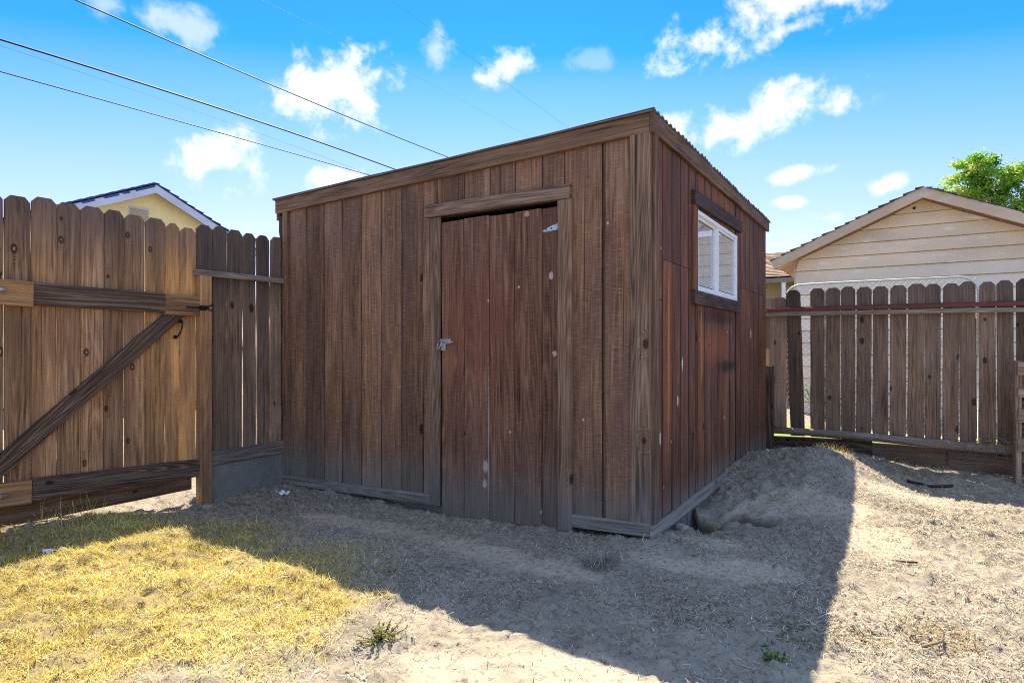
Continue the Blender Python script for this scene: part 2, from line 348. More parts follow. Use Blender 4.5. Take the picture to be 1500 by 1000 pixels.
for x in sx[1:-1]: mb.box((x - .0034, -.0165, -.06), (x + .0034, .0, 2.30 + .02 * x))
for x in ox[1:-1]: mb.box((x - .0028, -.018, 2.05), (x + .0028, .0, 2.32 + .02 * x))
mb.box((-.3085, -.012, .0), (-.303, .0, 2.33)); mb.build('groove_shade', M['gshade'], shed)
mb = MB()                                                            # dark framing just behind the boards
mb.box((-3.33, .022, -.06), (-1.62, .06, 2.33)); mb.box((-1.62, .022, 2.02), (-.56, .06, 2.34)); mb.box((-.56, .022, -.04), (-.002, .06, 2.36))
mb.box((-3.34, .06, -.08), (-3.30, 3.6, 2.34)); mb.box((-3.30, 3.60, -.08), (-.03, 3.64, 2.34)); mb.box((-3.3, .06, -.1), (-.05, 3.6, -.04))
mb.box((-.05, .06, -.04), (-.024, .89, 2.36)); mb.box((-.05, 2.19, -.04), (-.024, 3.6, 2.36)); mb.box((-.05, .89, -.04), (-.024, 2.19, 1.47)); mb.box((-.05, .89, 2.08), (-.024, 2.19, 2.36))
mb.build('wall_frame', M['inner'], shed)
# side wall faces +X: L = Z, W = Y => T = Z x Y = -X ; use W = -Y => T = +X
def sb(mb, y0, y1, z0, z1, x=-.02, t=.02, tone=None, warm=0., **k): mb.board((x, y1, z0), Z, -Y, z1 - z0, y1 - y0, t, tone, warm, **k)
ys = [0.0, .062, .188, .374, .552, .737, .90] + [.949, 1.138, 1.347, 1.543, 1.746, 1.94, 2.146] + [2.18, 2.367, 2.573, 2.761, 2.959, 3.206, 3.431, 3.629]
mb = MB(); stn = [.5, .1, -.1, -.15, .15, .0, -.3, -.2, .2, .1, -.15, .3, .0, .1, -.3, .0, .25, .0, -.3, -.1, -.3]
for i in range(len(ys) - 1):
    a, b_ = ys[i] + .0105, ys[i + 1] - .0105
    if b_ - a < .02: continue
    wm = random.choice([0, 0, 0, 0, .2, .4, .1]); zb = -.06 + .02 * random.random()
    if .9 <= ys[i] < 2.17:
        sb(mb, a, b_, zb, 1.475, tone=stn[i], warm=wm, bow=.002); sb(mb, a, b_, 2.075, 2.43, tone=stn[i] - .1, warm=min(1, wm + .15))
    else:
        zj = 1.62 + random.choice([0, 0, -.25]); sb(mb, a, b_, zb, zj, tone=stn[i], warm=wm, bow=.002); sb(mb, a, b_, zj + .004, 2.43, tone=stn[i] - .08, warm=wm * .6)
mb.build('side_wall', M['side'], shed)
mb = MB()  # side wall: the same black strips, groove shade put in as colour
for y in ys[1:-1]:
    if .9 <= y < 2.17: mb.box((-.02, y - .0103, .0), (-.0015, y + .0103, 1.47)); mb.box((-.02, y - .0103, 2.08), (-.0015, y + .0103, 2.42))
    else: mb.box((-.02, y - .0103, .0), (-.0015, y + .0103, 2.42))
mb.build('groove_shade', M['gshade'], shed)
# trims
mb = MB(); fb(mb, -.118, .0, .055, 2.345, y=-.021, t=.024, tone=.0, jit=.002); mb.build('corner_trim', M['trim'], shed)
mb = MB(); sb(mb, .0, .058, .03, 2.34, x=.0015, t=.02, tone=-.45, warm=.15, jit=.002); mb.build('corner_trim', M['trim'], shed)
mb = MB(); fb(mb, -3.335, -3.262, -.04, 2.27, y=-.021, t=.018, tone=-.2, jit=.005)
mb.build('corner_trim', M['front'], shed)
mb = MB(); fb(mb, -3.392, -3.345, .0, 2.23, y=.0, t=.03, tone=-.8, jit=.012, seg=34); mb.build('corner_trim', M['dtrim'], shed)
# fascia: sloping front board, level side board, short left return
d = Vector((3.42, 0, .067)).normalized()
mb = MB(); mb.board((-3.42, -.022, 2.259), d, Z, 3.421, .113, .025, .1, jit=.0015); o = mb.build('fascia', M['fascia'], shed)
mb = MB(); mb.board((.003, -.047, 2.326), Vector((0, 1, .003)).normalized(), Z, 3.72, .110, .024, -.35, jit=.0025); mb.build('fascia', M['fascia'], shed)
mb = MB(); mb.board((-3.425, -.03, 2.20), Y, Z, 3.6, .125, .028, -.3); mb.build('fascia', M['fascia'], shed)
# skirting
dl = Vector((1.69, 0, .052)).normalized()
mb = MB(); mb.board((-3.34, -.024, -.112), dl, Z, 1.70, .074, .024, -.1, warm=.0); mb.build('skirting', M['skirt'], shed)
mb = MB(); mb.board((-.497, -.024, -.03), Vector((.5, 0, .022)).normalized(), Z, .499, .078, .026, .0); mb.build('skirting', M['skirt'], shed)
mb = MB(); mb.board((.004, -.05, -.02), Y, Z, 1.84, .075, .024, .25); mb.build('skirting', M['skirt'], shed)
mb = MB()
for i in range(26):                                                   # broken concrete edge below the side skirting
    y = .02 + i * .14; mb.box((-.10, y, -.30), (-.004 + random.uniform(-.012, .012), y + .139, -.024 + random.uniform(-.004, .002)))
mb.box((-3.3, .03, -.3), (-.11, .12, -.07)); mb.build('foundation', M['concrete'], shed)
# door
door_h = MB()
dx = [-1.553, -1.351, -1.135, -.931, -.722, -.600]; db = [-.125, -.12, -.105, -.09, -.075]
for i in range(5): fb(door_h, dx[i] + .0022, dx[i + 1] - .0022, db[i] + random.uniform(-.006, .006), 1.985 - random.uniform(0, .012), y=-.006, t=.022, tone=[.1, .15, -.05, -.1, -.45][i], jit=.0018, bow=.002, endjit=.003)
door = door_h.build('door', M['door'], shed)
for zz in (.25, 1.6): mb = MB(); mb.box((-1.545, -.004, zz), (-.61, .018, zz + .11)); mb.build('ledge', M['inner'], door)
mb = MB(); fb(mb, -.601, -.599, -.06, 1.98, y=-.0, t=.01, tone=-1)
# strap hinges
def hinge(x0, x1, z):
    h = MB(); t = .004; y = -.032
    pts = [(x1, z - .014), (x1, z + .022), (x1 - .03, z + .018), (x0 + .02, z - .002), (x0, z - .010), (x0 + .005, z - .017), (x0 + .02, z - .020), (x1 - .03, z - .016)]
    i = h.add([(px, y, pz) for px, pz in pts]); h.face(tuple(range(i, i + len(pts))), [(0, 0)] * len(pts))
    j = h.add([(px, y + t, pz) for px, pz in pts]); h.face(tuple(reversed(range(j, j + len(pts)))), [(0, 0)] * len(pts))
    for k in range(len(pts)): k2 = (k + 1) % len(pts); h.face((i + k, j + k, j + k2, i + k2), [(0, 0)] * 4)
    h.tube([(x1 + .006, y, z - .018), (x1 + .006, y, z + .03)], .006)
    h.build('hinge', M['zinc'], door)
    for q in (.25, .62): s = MB(); s.tube([(x0 + (x1 - x0) * q, y - .003, z - .006 + .008 * q), (x0 + (x1 - x0) * q, y + .001, z - .006 + .008 * q)], .005); s.build('screw', M['black'], door)
hinge(-.715, -.612, 1.842)
hp = MB()                                                             # hasp and staple
hp.box((-1.56, -.036, 1.108), (-1.46, -.031, 1.142)); hp.tube([(-1.60, -.04, 1.127), (-1.43, -.045, 1.121)], .0045)
hp.box((-1.545, -.045, 1.06), (-1.50, -.037, 1.112))
hp.tube([(-1.57, -.04, 1.123), (-1.56, -.055, 1.10), (-1.568, -.06, 1.072), (-1.55, -.06, 1.068), (-1.54, -.055, 1.095), (-1.525, -.045, 1.12)], .0042)
hp.build('hasp', M['zinc'], door)
# door frame
mb = MB(); mb.board((-1.685, -.021, 2.022), Vector((1.175, 0, -.010)).normalized(), Z, 1.175, .090, .034, .15, jit=.0015); mb.build('door_header', M['trim'], shed)
mb = MB(); fb(mb, -1.662, -1.560, -.055, 2.018, y=-.021, t=.016, tone=-.25, jit=.0015); mb.build('door_jamb', M['trim'], shed)
mb = MB(); fb(mb, -.597, -.498, -.06, 2.008, y=-.021, t=.03, tone=.1, warm=.12, jit=.002); mb.build('door_jamb', M['trim'], shed)
# window in side wall
win = MB(); y0, y1, z0, z1 = .904, 2.173, 1.485, 2.062; f = .028; xo = .012
win.box((-.05, y0, z0), (xo, y1, z0 + f)); win.box((-.05, y0, z1 - f), (xo, y1, z1)); win.box((-.05, y0, z0 + f), (xo, y0 + f, z1 - f)); win.box((-.05, y1 - f, z0 + f), (xo, y1, z1 - f))
window = win.build('window', M['wpaint'], shed)
ym = 1.515
mb = MB(); mb.box((-.045, ym, z0 + f), (.004, ym + .03, z1 - f)); mb.build('mullion', M['wpaint'], window)
def sash(a, b, x):
    q = MB(); w = .019
    q.box((x, a, z0 + f), (x + .018, b, z0 + f + w)); q.box((x, a, z1 - f - w), (x + .018, b, z1 - f)); q.box((x, a, z0 + f + w), (x + .018, a + w, z1 - f - w)); q.box((x, b - w, z0 + f + w), (x + .018, b, z1 - f - w))
    q.build('sash', M['wpaint'], window)
sash(y0 + f, ym - .001, -.032); sash(ym + .031, y1 - f, -.018)
gm = bpy.data.materials.new('pale_reflection_glass'); gm.use_nodes = True; nt = gm.node_tree; nt.nodes.clear()
out = node(nt, 'ShaderNodeOutputMaterial'); tr = node(nt, 'ShaderNodeBsdfTransparent'); gl = node(nt, 'ShaderNodeBsdfGlossy'); gl.inputs['Roughness'].default_value = .015
df = node(nt, 'ShaderNodeBsdfDiffuse'); df.inputs['Color'].default_value = (.80, .81, .84, 1)
fr = node(nt, 'ShaderNodeFresnel'); fr.inputs['IOR'].default_value = 2.6
refl_pale = NOISE(nt, node(nt, 'ShaderNodeTexCoord').outputs['Object'], 9, 5, .7)  # white diffuse mixed in to stand for the bright reflection in the panes
m1 = node(nt, 'ShaderNodeMixShader'); nt.links.new(SS(nt, refl_pale,   .3, .7, .46, .62), m1.inputs[0]); nt.links.new(tr.outputs[0], m1.inputs[1]); nt.links.new(df.outputs[0], m1.inputs[2])
m2 = node(nt, 'ShaderNodeMixShader'); nt.links.new(MA(nt, 'MULTIPLY', fr.outputs[0], 1.5, clamp=True), m2.inputs[0]); nt.links.new(m1.outputs[0], m2.inputs[1]); nt.links.new(gl.outputs[0], m2.inputs[2])
nt.links.new(m2.outputs[0], out.inputs[0])
for a, b_, x in ((y0 + f + .02, ym - .02, -.025), (ym + .05, y1 - f - .02, -.010)):
    q = MB(); q.quad([(x, a, z0 + .055), (x, b_, z0 + .055), (x, b_, z1 - .055), (x, a, z1 - .055)]); q.build('pane', gm, window)
mb = MB(); mb.board((.0015, .785, 2.075), Vector((0, 1, .022)).normalized(), Z, 1.50, .10, .03, -.3); mb.build('window_trim', M['dtrim'], shed)
mb = MB(); mb.board((.0015, .78, 1.385), Y, Z, 1.45, .096, .03, -.1); mb.build('window_trim', M['dtrim'], shed)
mb = MB(); sb(mb, .79, .899, 1.484, 2.083, x=.0015, t=.018, tone=-.1, warm=.35); mb.build('window_trim', M['side'], shed)
# corrugated roof: flutes run across (x), waves along y
nx, ny = 24, 420; xs_ = np.linspace(-3.445, .036, nx); yy = np.linspace(-.06, 3.72, ny)
GX, GY = np.meshgrid(xs_, yy, indexing='ij')
GZ = 2.4475 + .0195 * GX + .0085 * np.sin(GY * 2 * np.pi / .076) + .006 * fbm(GX, GY, 1.3, 2, 4)
GX = GX + np.where(GX > 0, .012 * fbm(GY * 0, GY, 9, 3, 2), 0)
V = np.stack([GX, GY, GZ], -1).reshape(-1, 3); ii = np.arange(nx - 1)[:, None] * ny + np.arange(ny - 1)[None, :]
Fc = np.stack([ii, ii + ny, ii + ny + 1, ii + 1], -1).reshape(-1, 4)
rm = plain('brown_corrugated_sheet', (.10, .075, .06), .7, 0, var=.55, scale=8)
roof = npmesh('roof', V, Fc, rm, parent=shed, smooth=True)
so = roof.modifiers.new('thick', 'SOLIDIFY'); so.thickness = .006
mb = MB(); mb.board((-3.44, -.05, 2.3725), d, Z, 3.46, .009, .012, -.5); mb.build('drip_edge', M['oldrail'], roof)

# ------------------------------------------------------------------ LEFT GATE AND FENCE (plane x = -3.36, facing +X)
gate = thing('wooden_gate', 'closed brown plank gate with a diagonal brace and orange-tinted end boards', 'gate')
ge = [-2.47, -2.36, -2.245, -2.13, -2.003, -1.977, -1.843, -1.7065, -1.574, -1.433, -1.308, -1.163, -1.0235, -.9175, -.792]
gt = [2.0, 2.01, 2.0, 2.02, 2.015, 2.017, 2.033, 2.028, 2.028, 2.03, 2.022, 2.023, 2.009, 1.992]
gto = [0, -.2, .2, 0, -.3, -.6, .1, -.1, .2, -.55, .1, -.2, .5, .65]; gw = [0, 0, 0, 0, 0, 0, .25, .1, .1, 0, .15, .4, .95, 1.0]  # last two boards coloured orange to carry warm bounce light
gate_edges = ge
mb = MB()
def lb(mb, y0, y1, z0, z1, x=-3.36, t=.019, tone=0, warm=0, **k): mb.board((x - t, y1, z0), Z, -Y, z1 - z0, y1 - y0, t, tone, warm, **k)
for i in range(len(ge) - 1):
    g0 = .002 if i not in (10, 12) else .006
    if i == 4: lb(mb, -2.128, -1.984, .12, 2.013, tone=-.3, ear=.03); continue
    if i == 3: lb(mb, -2.25, -2.135, .12, 2.01, tone=-.1, ear=.03); continue
    if i in (2,): lb(mb, -2.36, -2.255, .12, 2.0, tone=.1, ear=.03); continue
    if i < 2: continue
    lb(mb, ge[i] + g0, ge[i + 1] - g0, .12 - .02 * (i > 9), gt[i], tone=gto[i] , warm=gw[i], ear=.032, bow=.004, jit=.0016)
mb.build('picket_panel', M['gate'], gate)
xr = -3.359
g1 = Vector((0, 1, -.0145)).normalized()
def rl(o, Ld, l, w, t, tone, warm=0., name='rail', mat='rail'):       # board on the +X face
    q = MB(); Ld = Vector(Ld).normalized(); Wd = Ld.cross(X).normalized()
    if Wd.z < 0: Wd = -Wd
    if Ld.cross(Wd).dot(X) < 0: o = Vector(o) + Ld * l; Ld = -Ld
    q.board(o, Ld, Wd, l, w, t, tone, warm, jit=.002); return q.build(name, M[mat], gate)
rl((xr, -1.87, 1.347), g1, .825, .142, .042, -.15); rl((xr, -1.855, .135), (0, 1, -.045), 1.06, .132, .042, .1)
rl((xr, -2.45, 1.345), g1, .60, .155, .05, .5, .75, 'rail_block'); rl((xr, -1.05, 1.322), g1, .305, .152, .055, .35, .35, 'rail_block')
rl((xr, -2.45, .135), (0, 1, -.03), .59, .145, .05, .4, .7, 'rail_block')
rl((xr - .0, -2.3, .03), (0, 1, .92), 1.93, .105, .038, -.1, 0, 'brace')
q = MB(); q.board((-3.41, -.80, -.02), -Y, Z, 1.7, .17, .028, -.4, .25); q.build('kickboard', M['rail'], gate)
q = MB(); q.tube([(-3.318, -.935, 1.275), (-3.292, -.935, 1.265), (-3.285, -.94, 1.235), (-3.285, -.955, 1.19), (-3.292, -.968, 1.165), (-3.318, -.972, 1.16)], .007)
q.box((-3.322, -.95, 1.262), (-3.316, -.92, 1.29)); q.box((-3.322, -.987, 1.145), (-3.316, -.957, 1.172)); q.build('handle', M['black'], gate)
q = MB(); q.tube([(-3.30, -.90, 1.385), (-3.29, -.735, 1.385)], .007); q.box((-3.318, -.80, 1.365), (-3.285, -.752, 1.402)); q.tube([(-3.29, -.75, 1.395), (-3.28, -.70, 1.41)], .006); q.tube([(-3.29, -.74, 1.375), (-3.27, -.71, 1.36)], .005); q.build('latch', M['black'], gate)
for pp in ([(-3.31, -2.06, 1.44), (-3.29, -1.99, 1.425)], [(-3.31, -2.1, .2), (-3.29, -1.985, .195)]): q = MB(); q.tube(pp, .011); q.build('hinge_bolt', M['zinc'], gate)

fence = thing('wooden_fence', 'short weathered plank fence between gate post and shed corner', 'fence')
fe = [(-.784, -.657), (-.654, -.536), (-.530, -.403), (-.391, -.277), (-.264, -.146), (-.133, -.012)]
mb = MB()
for i, (a, b_) in enumerate(fe): lb(mb, a, b_, .10, [2.037, 2.046, 2.039, 2.033, 2.035, 2.04][i], tone=[-.45, -.2, -.25, -.15, -.3, .3][i], warm=[0, .0, .1, .1, .05, .4][i], ear=.035, bow=.004, jit=.002)
mb.build('picket_panel', M['picket'], fence)
mb = MB(); mb.board((xr, -.82, 1.635), Y, Z, .80, .045, .05, .3); mb.build('rail', M['oldrail'], fence)
mb = MB(); mb.board((xr, -.70, .155), Y, Z, .68, .105, .04, -.1); mb.build('rail', M['oldrail'], fence)
mb = MB(); lb(mb, -.795, -.70, -.2, 1.633, x=-3.30, t=.058, tone=.05, warm=.45, jit=.002); mb.build('post', M['gate'], fence)
fc2 = thing('wooden_fence', 'plank fence running on from the hinge side of the brown gate', 'fence')
mb = MB()
for k in range(18): lb(mb, -2.63 - .14 * k, -2.498 - .14 * k, -.05, 2.0 + random.uniform(-.015, .015), tone=random.uniform(-.5, .3), warm=random.choice([0, 0, .2]), ear=.032, bow=.004, jit=.0016)
mb.build('picket_panel', M['gate'], fc2)
mb = MB(); lb(mb, -2.495, -2.385, -.2, 2.02, x=-3.30, t=.08, tone=.0, warm=.2, jit=.002); mb.build('post', M['gate'], fc2)
for zz in (.2, 1.42): mb = MB(); mb.board((xr, -5.0, zz), Y, Z, 2.5, .09, .04, -.2); mb.build('rail', M['rail'], fc2)
mb = MB(); mb.box((-3.52, -.69, -.25), (-3.335, -.025, .15)); o = mb.build('concrete_kerb', M['concrete'])
tag(o, 'low grey concrete kerb under the short fence beside the shed', 'kerb')

# ------------------------------------------------------------------ RIGHT FENCE (plane y = 3.75, facing -Y)
rf = thing('picket_fence', 'grey brown dog-eared picket fence with a red steel rail', 'fence')
pk = [(.209, .350, 0), (.423, .560, 0), (.566, .706, 0), (.712, .842, 0), (.849, .982, 0), (.994, 1.129, 0), (1.141, 1.279, 0), (1.290, 1.430, 0), (1.435, 1.561, 0), (1.572, 1.699, 0), (1.711, 1.834, 0), (1.858, 1.980, 0), (1.992, 2.113, 0), (2.125, 2.25, 0), (2.262, 2.39, 0), (2.40, 2.52, 0), (2.535, 2.66, 0), (2.67, 2.8, 0), (2.81, 2.94, 0)] + [(2.95 + .14 * k, 3.08 + .14 * k, 0) for k in range(16)]
mb = MB()
for i, (a, b_, w_) in enumerate(pk):
    q = -.01 if i else .045
    L = Vector((random.uniform(-.006, .006) - (.028 if i == 0 else 0), 0, 1)).normalized()
    mb.board((b_ - q * .0 + (.02 if i == 0 else 0), 3.77, .12), L, (-X + Z * L.x).normalized(), 1.575 + random.uniform(-.006, .012), b_ - a, .02, [-1, -.45, -.15, -.2, -.35, -.1, .0, .05, -.1, -.05, -.15, .15, -.3][i % 13], 0, ear=.035, bow=.005, jit=.0018)
mb.board((.185, 3.80, .16), Z, -X, 1.46, .15, .02, .5, .85, ear=.03, jit=.004)
mb.board((.065, 3.80, .36), Z, -X, 1.15, .055, .02, .2, .6, jit=.004)
mb.board((.02, 3.78, 1.05), Z, -X, .42, .06, .02, .0, .4, jit=.004, endjit=.02)
mb.build('picket_panel', M['picket'], rf)
def rr(p, Ld, l, w, t, tone, mat, name, warm=0):
    q = MB(); q.board(p, Ld, Z, l, w, t, tone, warm, jit=.0025); return q.build(name, M[mat], rf)
rr((-.012, 3.749, 1.414), (1, 0, -.008), 5.2, .048, .045, .2, 'oldrail', 'rail')
q = MB(); q.box((-.01, 3.690, 1.463), (5.2, 3.747, 1.470)); q.board((-.01, 3.735, 1.470), Vector((1, 0, -.004)).normalized(), Z, 5.2, .040, .006, 0); q.board((-.01, 3.70, 1.462), Vector((1, 0, -.004)).normalized(), Z, 5.2, .036, .006, 0); q.build('metal_rail', M['redmetal'], rf)
q = MB(); q.tube([(.06 + i * .2, 3.715 + .004 * math.sin(i * 1.3), .165 - .002 * i + .012 * math.sin(i * .5)) for i in range(26)], [.036 + .010 * min(i, 8) / 8 for i in range(26)], 10, tone=.1); q.build('rail', M['oldrail'], rf)
rr((.0, 3.80, -.22), (1, 0, .03), .99, .315, .03, -.6, 'rail', 'kickboard'); rr((.985, 3.82, -.26), (1, 0, -.01), .64, .36, .03, -.5, 'picket', 'kickboard'); rr((1.62, 3.80, -.28), (1, 0, -.005), 3.6, .395, .03, -.3, 'picket', 'kickboard')
q = MB(); q.board((.062, 3.77, -.15), Z, -X, 1.02, .10, .09, -.7, jit=.004); q.build('post', M['rail'], rf)
q = MB(); q.board((1.84, 3.86, -.15), Z, -X, 1.5, .09, .08, -.2); q.build('post', M['picket'], rf)

# pallet leaning at the right edge
pal = thing('wooden_pallet', 'pale wooden pallet standing on edge against the picket fence', 'pallet')
for x in (2.085, 2.56, 3.05):
    q = MB(); q.board((x + .045, 3.62, -.15), Z, -X, 1.11, .045, .14, .2, jit=.003, ch=.004); q.build('stringer', M['pallet'], pal)
for z, h in ((.165, .115), (.42, .115), (.64, .075), (.83, .12)):
    q = MB(); q.board((2.10, 3.478, z), X, Z, 1.03, h, .018, random.uniform(-.5, .4), jit=.004, endjit=.006); q.build('slat', M['pallet'], pal)
for z in (.04, .26, .48, .70):
    q = MB(); q.board((2.08, 3.644, z), X, Z, 1.03, .12, .018, -.5); q.build('slat', M['pallet'], pal)

# chain-link gate behind that fence
cg = thing('chain_link_gate', 'silver tubular chain link gate frame rising behind the picket fence', 'gate')
yg = 4.1; pts = [(.13, yg, .15), (.13, yg, 1.62)] + [(.13 + .16 * (1 - math.cos(a)), yg, 1.62 + .16 * math.sin(a)) for a in np.linspace(.25, 1.57, 6)] + [(.6, yg, 1.783), (1.2, yg, 1.783)] + [(1.72 + .16 * math.sin(a), yg, 1.62 + .16 * math.cos(a)) for a in np.linspace(0, 1.57, 7)] + [(1.88, yg, .15), (.13, yg, .15)]
q = MB(); q.tube(pts, .012, 10); q.build('frame', M['galv'], cg)
q = MB(); st = .062
for i in range(-30, 60):
    for sg in (1, -1):
        x0 = .14 + i * st * 1.0; a = []
        for k in (0, 1):
            pass
        zz0, zz1 = .17, 1.77; xa, xb = x0, x0 + sg * (zz1 - zz0)
        # clip to x range
        t0, t1 = 0.0, 1.0; dxx = xb - xa
        for lim, s_ in ((.14, 1), (1.87, -1)):
            ta = (lim - xa) / dxx
            if (dxx > 0) == (s_ > 0): t0 = max(t0, ta)
            else: t1 = min(t1, ta)
        if t1 - t0 < .02: continue
        q.tube([(xa + dxx * t0, yg + .004 * sg, zz0 + (zz1 - zz0) * t0), (xa + dxx * t1, yg + .004 * sg, zz0 + (zz1 - zz0) * t1)], .0013, 3, cap=False)
q.build('wire_mesh', M['galv'], cg)

# ------------------------------------------------------------------ HOUSES
def siding_mat(name, col, chip, amt):
    m, nt, b = newmat(name); gp = node(nt, 'ShaderNodeNewGeometry').outputs['Position']; tone = ATTR(nt, 'tone')
    n = NOISE(nt, SC(nt, gp, (3, 3, 9)), 1.0, 5, .65); n2 = NOISE(nt, SC(nt, gp, (1.3, 1.3, 3)), 1.0, 3, .5); n3 = NOISE(nt, SC(nt, gp, (9, 9, 60)), 1.0, 5, .7)
    c = MIX(nt, SS(nt, n2, .35, .7), col, tuple(x * .84 for x in col)); c = MIX(nt, SS(nt, n, .58, .70, 0, amt), c, chip)
    c = MIX(nt, SS(nt, n3, .64, .74, 0, .55 * amt), c, (.22, .18, .15))
    c = MIX(nt, MA(nt, 'MULTIPLY', ATTR(nt, 'warm'), .75), c, chip)
    hs = node(nt, 'ShaderNodeHueSaturation'); nt.links.new(c, hs.inputs['Color']); nt.links.new(MA(nt, 'MULTIPLY_ADD', tone, .15, 1.0), hs.inputs['Value'])
    nt.links.new(hs.outputs[0], b.inputs['Base Color']); b.inputs['Roughness'].default_value = .75; bump(nt, b, n3, .3, .003); return m
def shingle_mat(name, a, bcol):
    m, nt, b = newmat(name); gp = node(nt, 'ShaderNodeNewGeometry').outputs['Position']; tone = ATTR(nt, 'tone')
    n = NOISE(nt, gp, 9, 5, .7); c = MIX(nt, n, a, bcol)
    hs = node(nt, 'ShaderNodeHueSaturation'); nt.links.new(c, hs.inputs['Color']); nt.links.new(MA(nt, 'MULTIPLY_ADD', tone, .4, 1.0), hs.inputs['Value'])
    nt.links.new(hs.outputs[0], b.inputs['Base Color']); b.inputs['Roughness'].default_value = .9; bump(nt, b, n, .5, .01); return m
def shingles(mb, eave, ridge, along, length, course=.16, w=.22, t=.018, jit=.012):
    """courses of tilted shingles from the eave point up to the ridge point; 'along' is the roof's long direction"""
    eave = Vector(eave); ridge = Vector(ridge); A = Vector(along).normalized(); up = (ridge - eave); n = int(up.length / course); U = up.normalized()
    N = A.cross(U); N = N if N.z > 0 else -N
    for k in range(n + 1):
        x = -random.uniform(0, w) ; base = eave + U * k * course
        while x < length:
            ww = w * random.uniform(.6, 1.2); a = max(x, 0) + random.uniform(-jit, jit) * (x <= 0); e = min(x + ww - .004, length + random.uniform(-jit, jit))
            if e - a > .02:
                o = base + A * a + U * random.uniform(-jit, jit) + N * (t * .9)
                l = min(course * 1.25, (ridge - base).length + .02)
                p0, p1, p2, p3 = o, o + A * (e - a), o + A * (e - a) + U * l - N * t * .8, o + U * l - N * t * .8
                tn_ = random.uniform(-1, 1); top = [p0 + N * t, p1 + N * t, p2 + N * .004, p3 + N * .004]; bot = [p0, p1, p2, p3]
                i = mb.add(bot + top, tn_)
                for q in ((4, 5, 6, 7), (0, 4, 7, 3), (1, 2, 6, 5), (0, 1, 5, 4), (3, 2, 1, 0)): mb.face(tuple(i + k2 for k2 in q), [(0, 0)] * 4)
            x += ww
M['peach'] = siding_mat('peach_siding', (.80, .60, .45), (.84, .76, .72), 1.0)
M['peachtrim'] = siding_mat('peach_trim', (.66, .46, .34), (.60, .53, .47), .6)
M['dshingle'] = shingle_mat('dark_shingles', (.05, .04, .035), (.15, .115, .10))
gar = thing('house', 'peach house gable with peeling lap siding behind the picket fence', 'house')
yw, rx, rz, pt = 7.75, 1.534, 3.36, .452; wl, wr = -.235, 3.30
mb = MB(); hgt = .199; z = -.05 ; k = 0
rows = []
while z < rz:
    zn = min(z + hgt, rz); zt = zn - .011
    # clip each lap to the gable: half width at height
    def half(zz): return min((wr - wl) / 2, max(.0, (rz - .06 - zz) / pt))
    c0, c1 = half(z), half(zt); xm = (wl + wr) / 2
    if c0 < .03: break
    tn_ = random.uniform(-.5, .5); wv = max(0, min(1, (2.35 - z) / .5)) * .8
    pts = [(xm - c0, yw - .032, z), (xm + c0, yw - .032, z), (xm + c1, yw - .002, zt), (xm - c1, yw - .002, zt)]
    i = mb.add([(a, b_, c_) for a, b_, c_ in pts] + [(xm - c0, yw, z), (xm + c0, yw, z)], tn_, wv)
    mb.face((i, i + 1, i + 2, i + 3), [(0, 0)] * 4); mb.face((i + 4, i + 5, i + 1, i), [(0, 0)] * 4)
    z = zn
i = mb.add([(wl, yw + .012, 2.44), (wr, yw + .012, 2.44), ((wl + wr) / 2, yw + .012, rz - .06)]); mb.face((i, i + 1, i + 2), [(0, 0)] * 3); mb.box((wl, yw + .012, -.1), (wr, yw + .1, 2.44)); mb.box((wl, yw + .1, -.1), (wl + .1, 13, 2.45)); mb.box((wr - .1, yw + .1, -.1), (wr, 13, 2.45))
mb.build('wall', M['peach'], gar)
q = MB(); q.tube([(1.43, yw - .03, 3.20), (1.43, yw - .01, 3.20)], .022); q.build('knot_hole', M['black'], gar)
ev = 2.06; ez = rz + .07 - ev * pt
for sg in (-1, 1):
    Ld = Vector((sg * ev, 0, -ev * pt)).normalized(); Wd = Vector((sg * pt, 0, 1)).normalized()
    q = MB(); o_ = Vector((rx, 7.50 - .004 * (sg > 0), rz - .06)) - Ld * .075
    L_len = ev / Ld.x * sg + .075
    if Ld.cross(Wd).y > 0: q.board(o_ + Ld * L_len, -Ld, Wd, L_len, .145, .03, sg * .25, 0, jit=.001)
    else: q.board(o_, Ld, Wd, L_len, .145, .03, sg * .25, 0, jit=.001)
    q.build('barge_board', M['peachtrim'], gar)
    # soffit slab
    q = MB(); p = [(rx, 7.502, rz + .05), (rx + sg * ev, 7.502, rz + .05 - ev * pt), (rx + sg * ev, 13.2, rz + .05 - ev * pt), (rx, 13.2, rz + .05)]
    i = q.add(p + [(a, b_, c_ - .05) for a, b_, c_ in p])
    for fc in ((0, 1, 2, 3), (7, 6, 5, 4), (0, 4, 5, 1), (1, 5, 6, 2), (2, 6, 7, 3), (3, 7, 4, 0)): q.face(tuple(i + a for a in fc), [(0, 0)] * 4)
    q.build('soffit', M['peachtrim'], gar)
    q = MB(); shingles(q, (rx + sg * (ev + .04), 7.45, rz + .085 - (ev + .04) * pt), (rx + sg * .01, 7.45, rz + .085), Y, 5.7, .17, .25, .022, .02); q.build('roof', M['dshingle'], gar)
q = MB(); q.box((wl - .02, yw - .028, -.1), (wl + .0, yw + .06, 2.42)); q.build('corner_board', M['peachtrim'], gar)

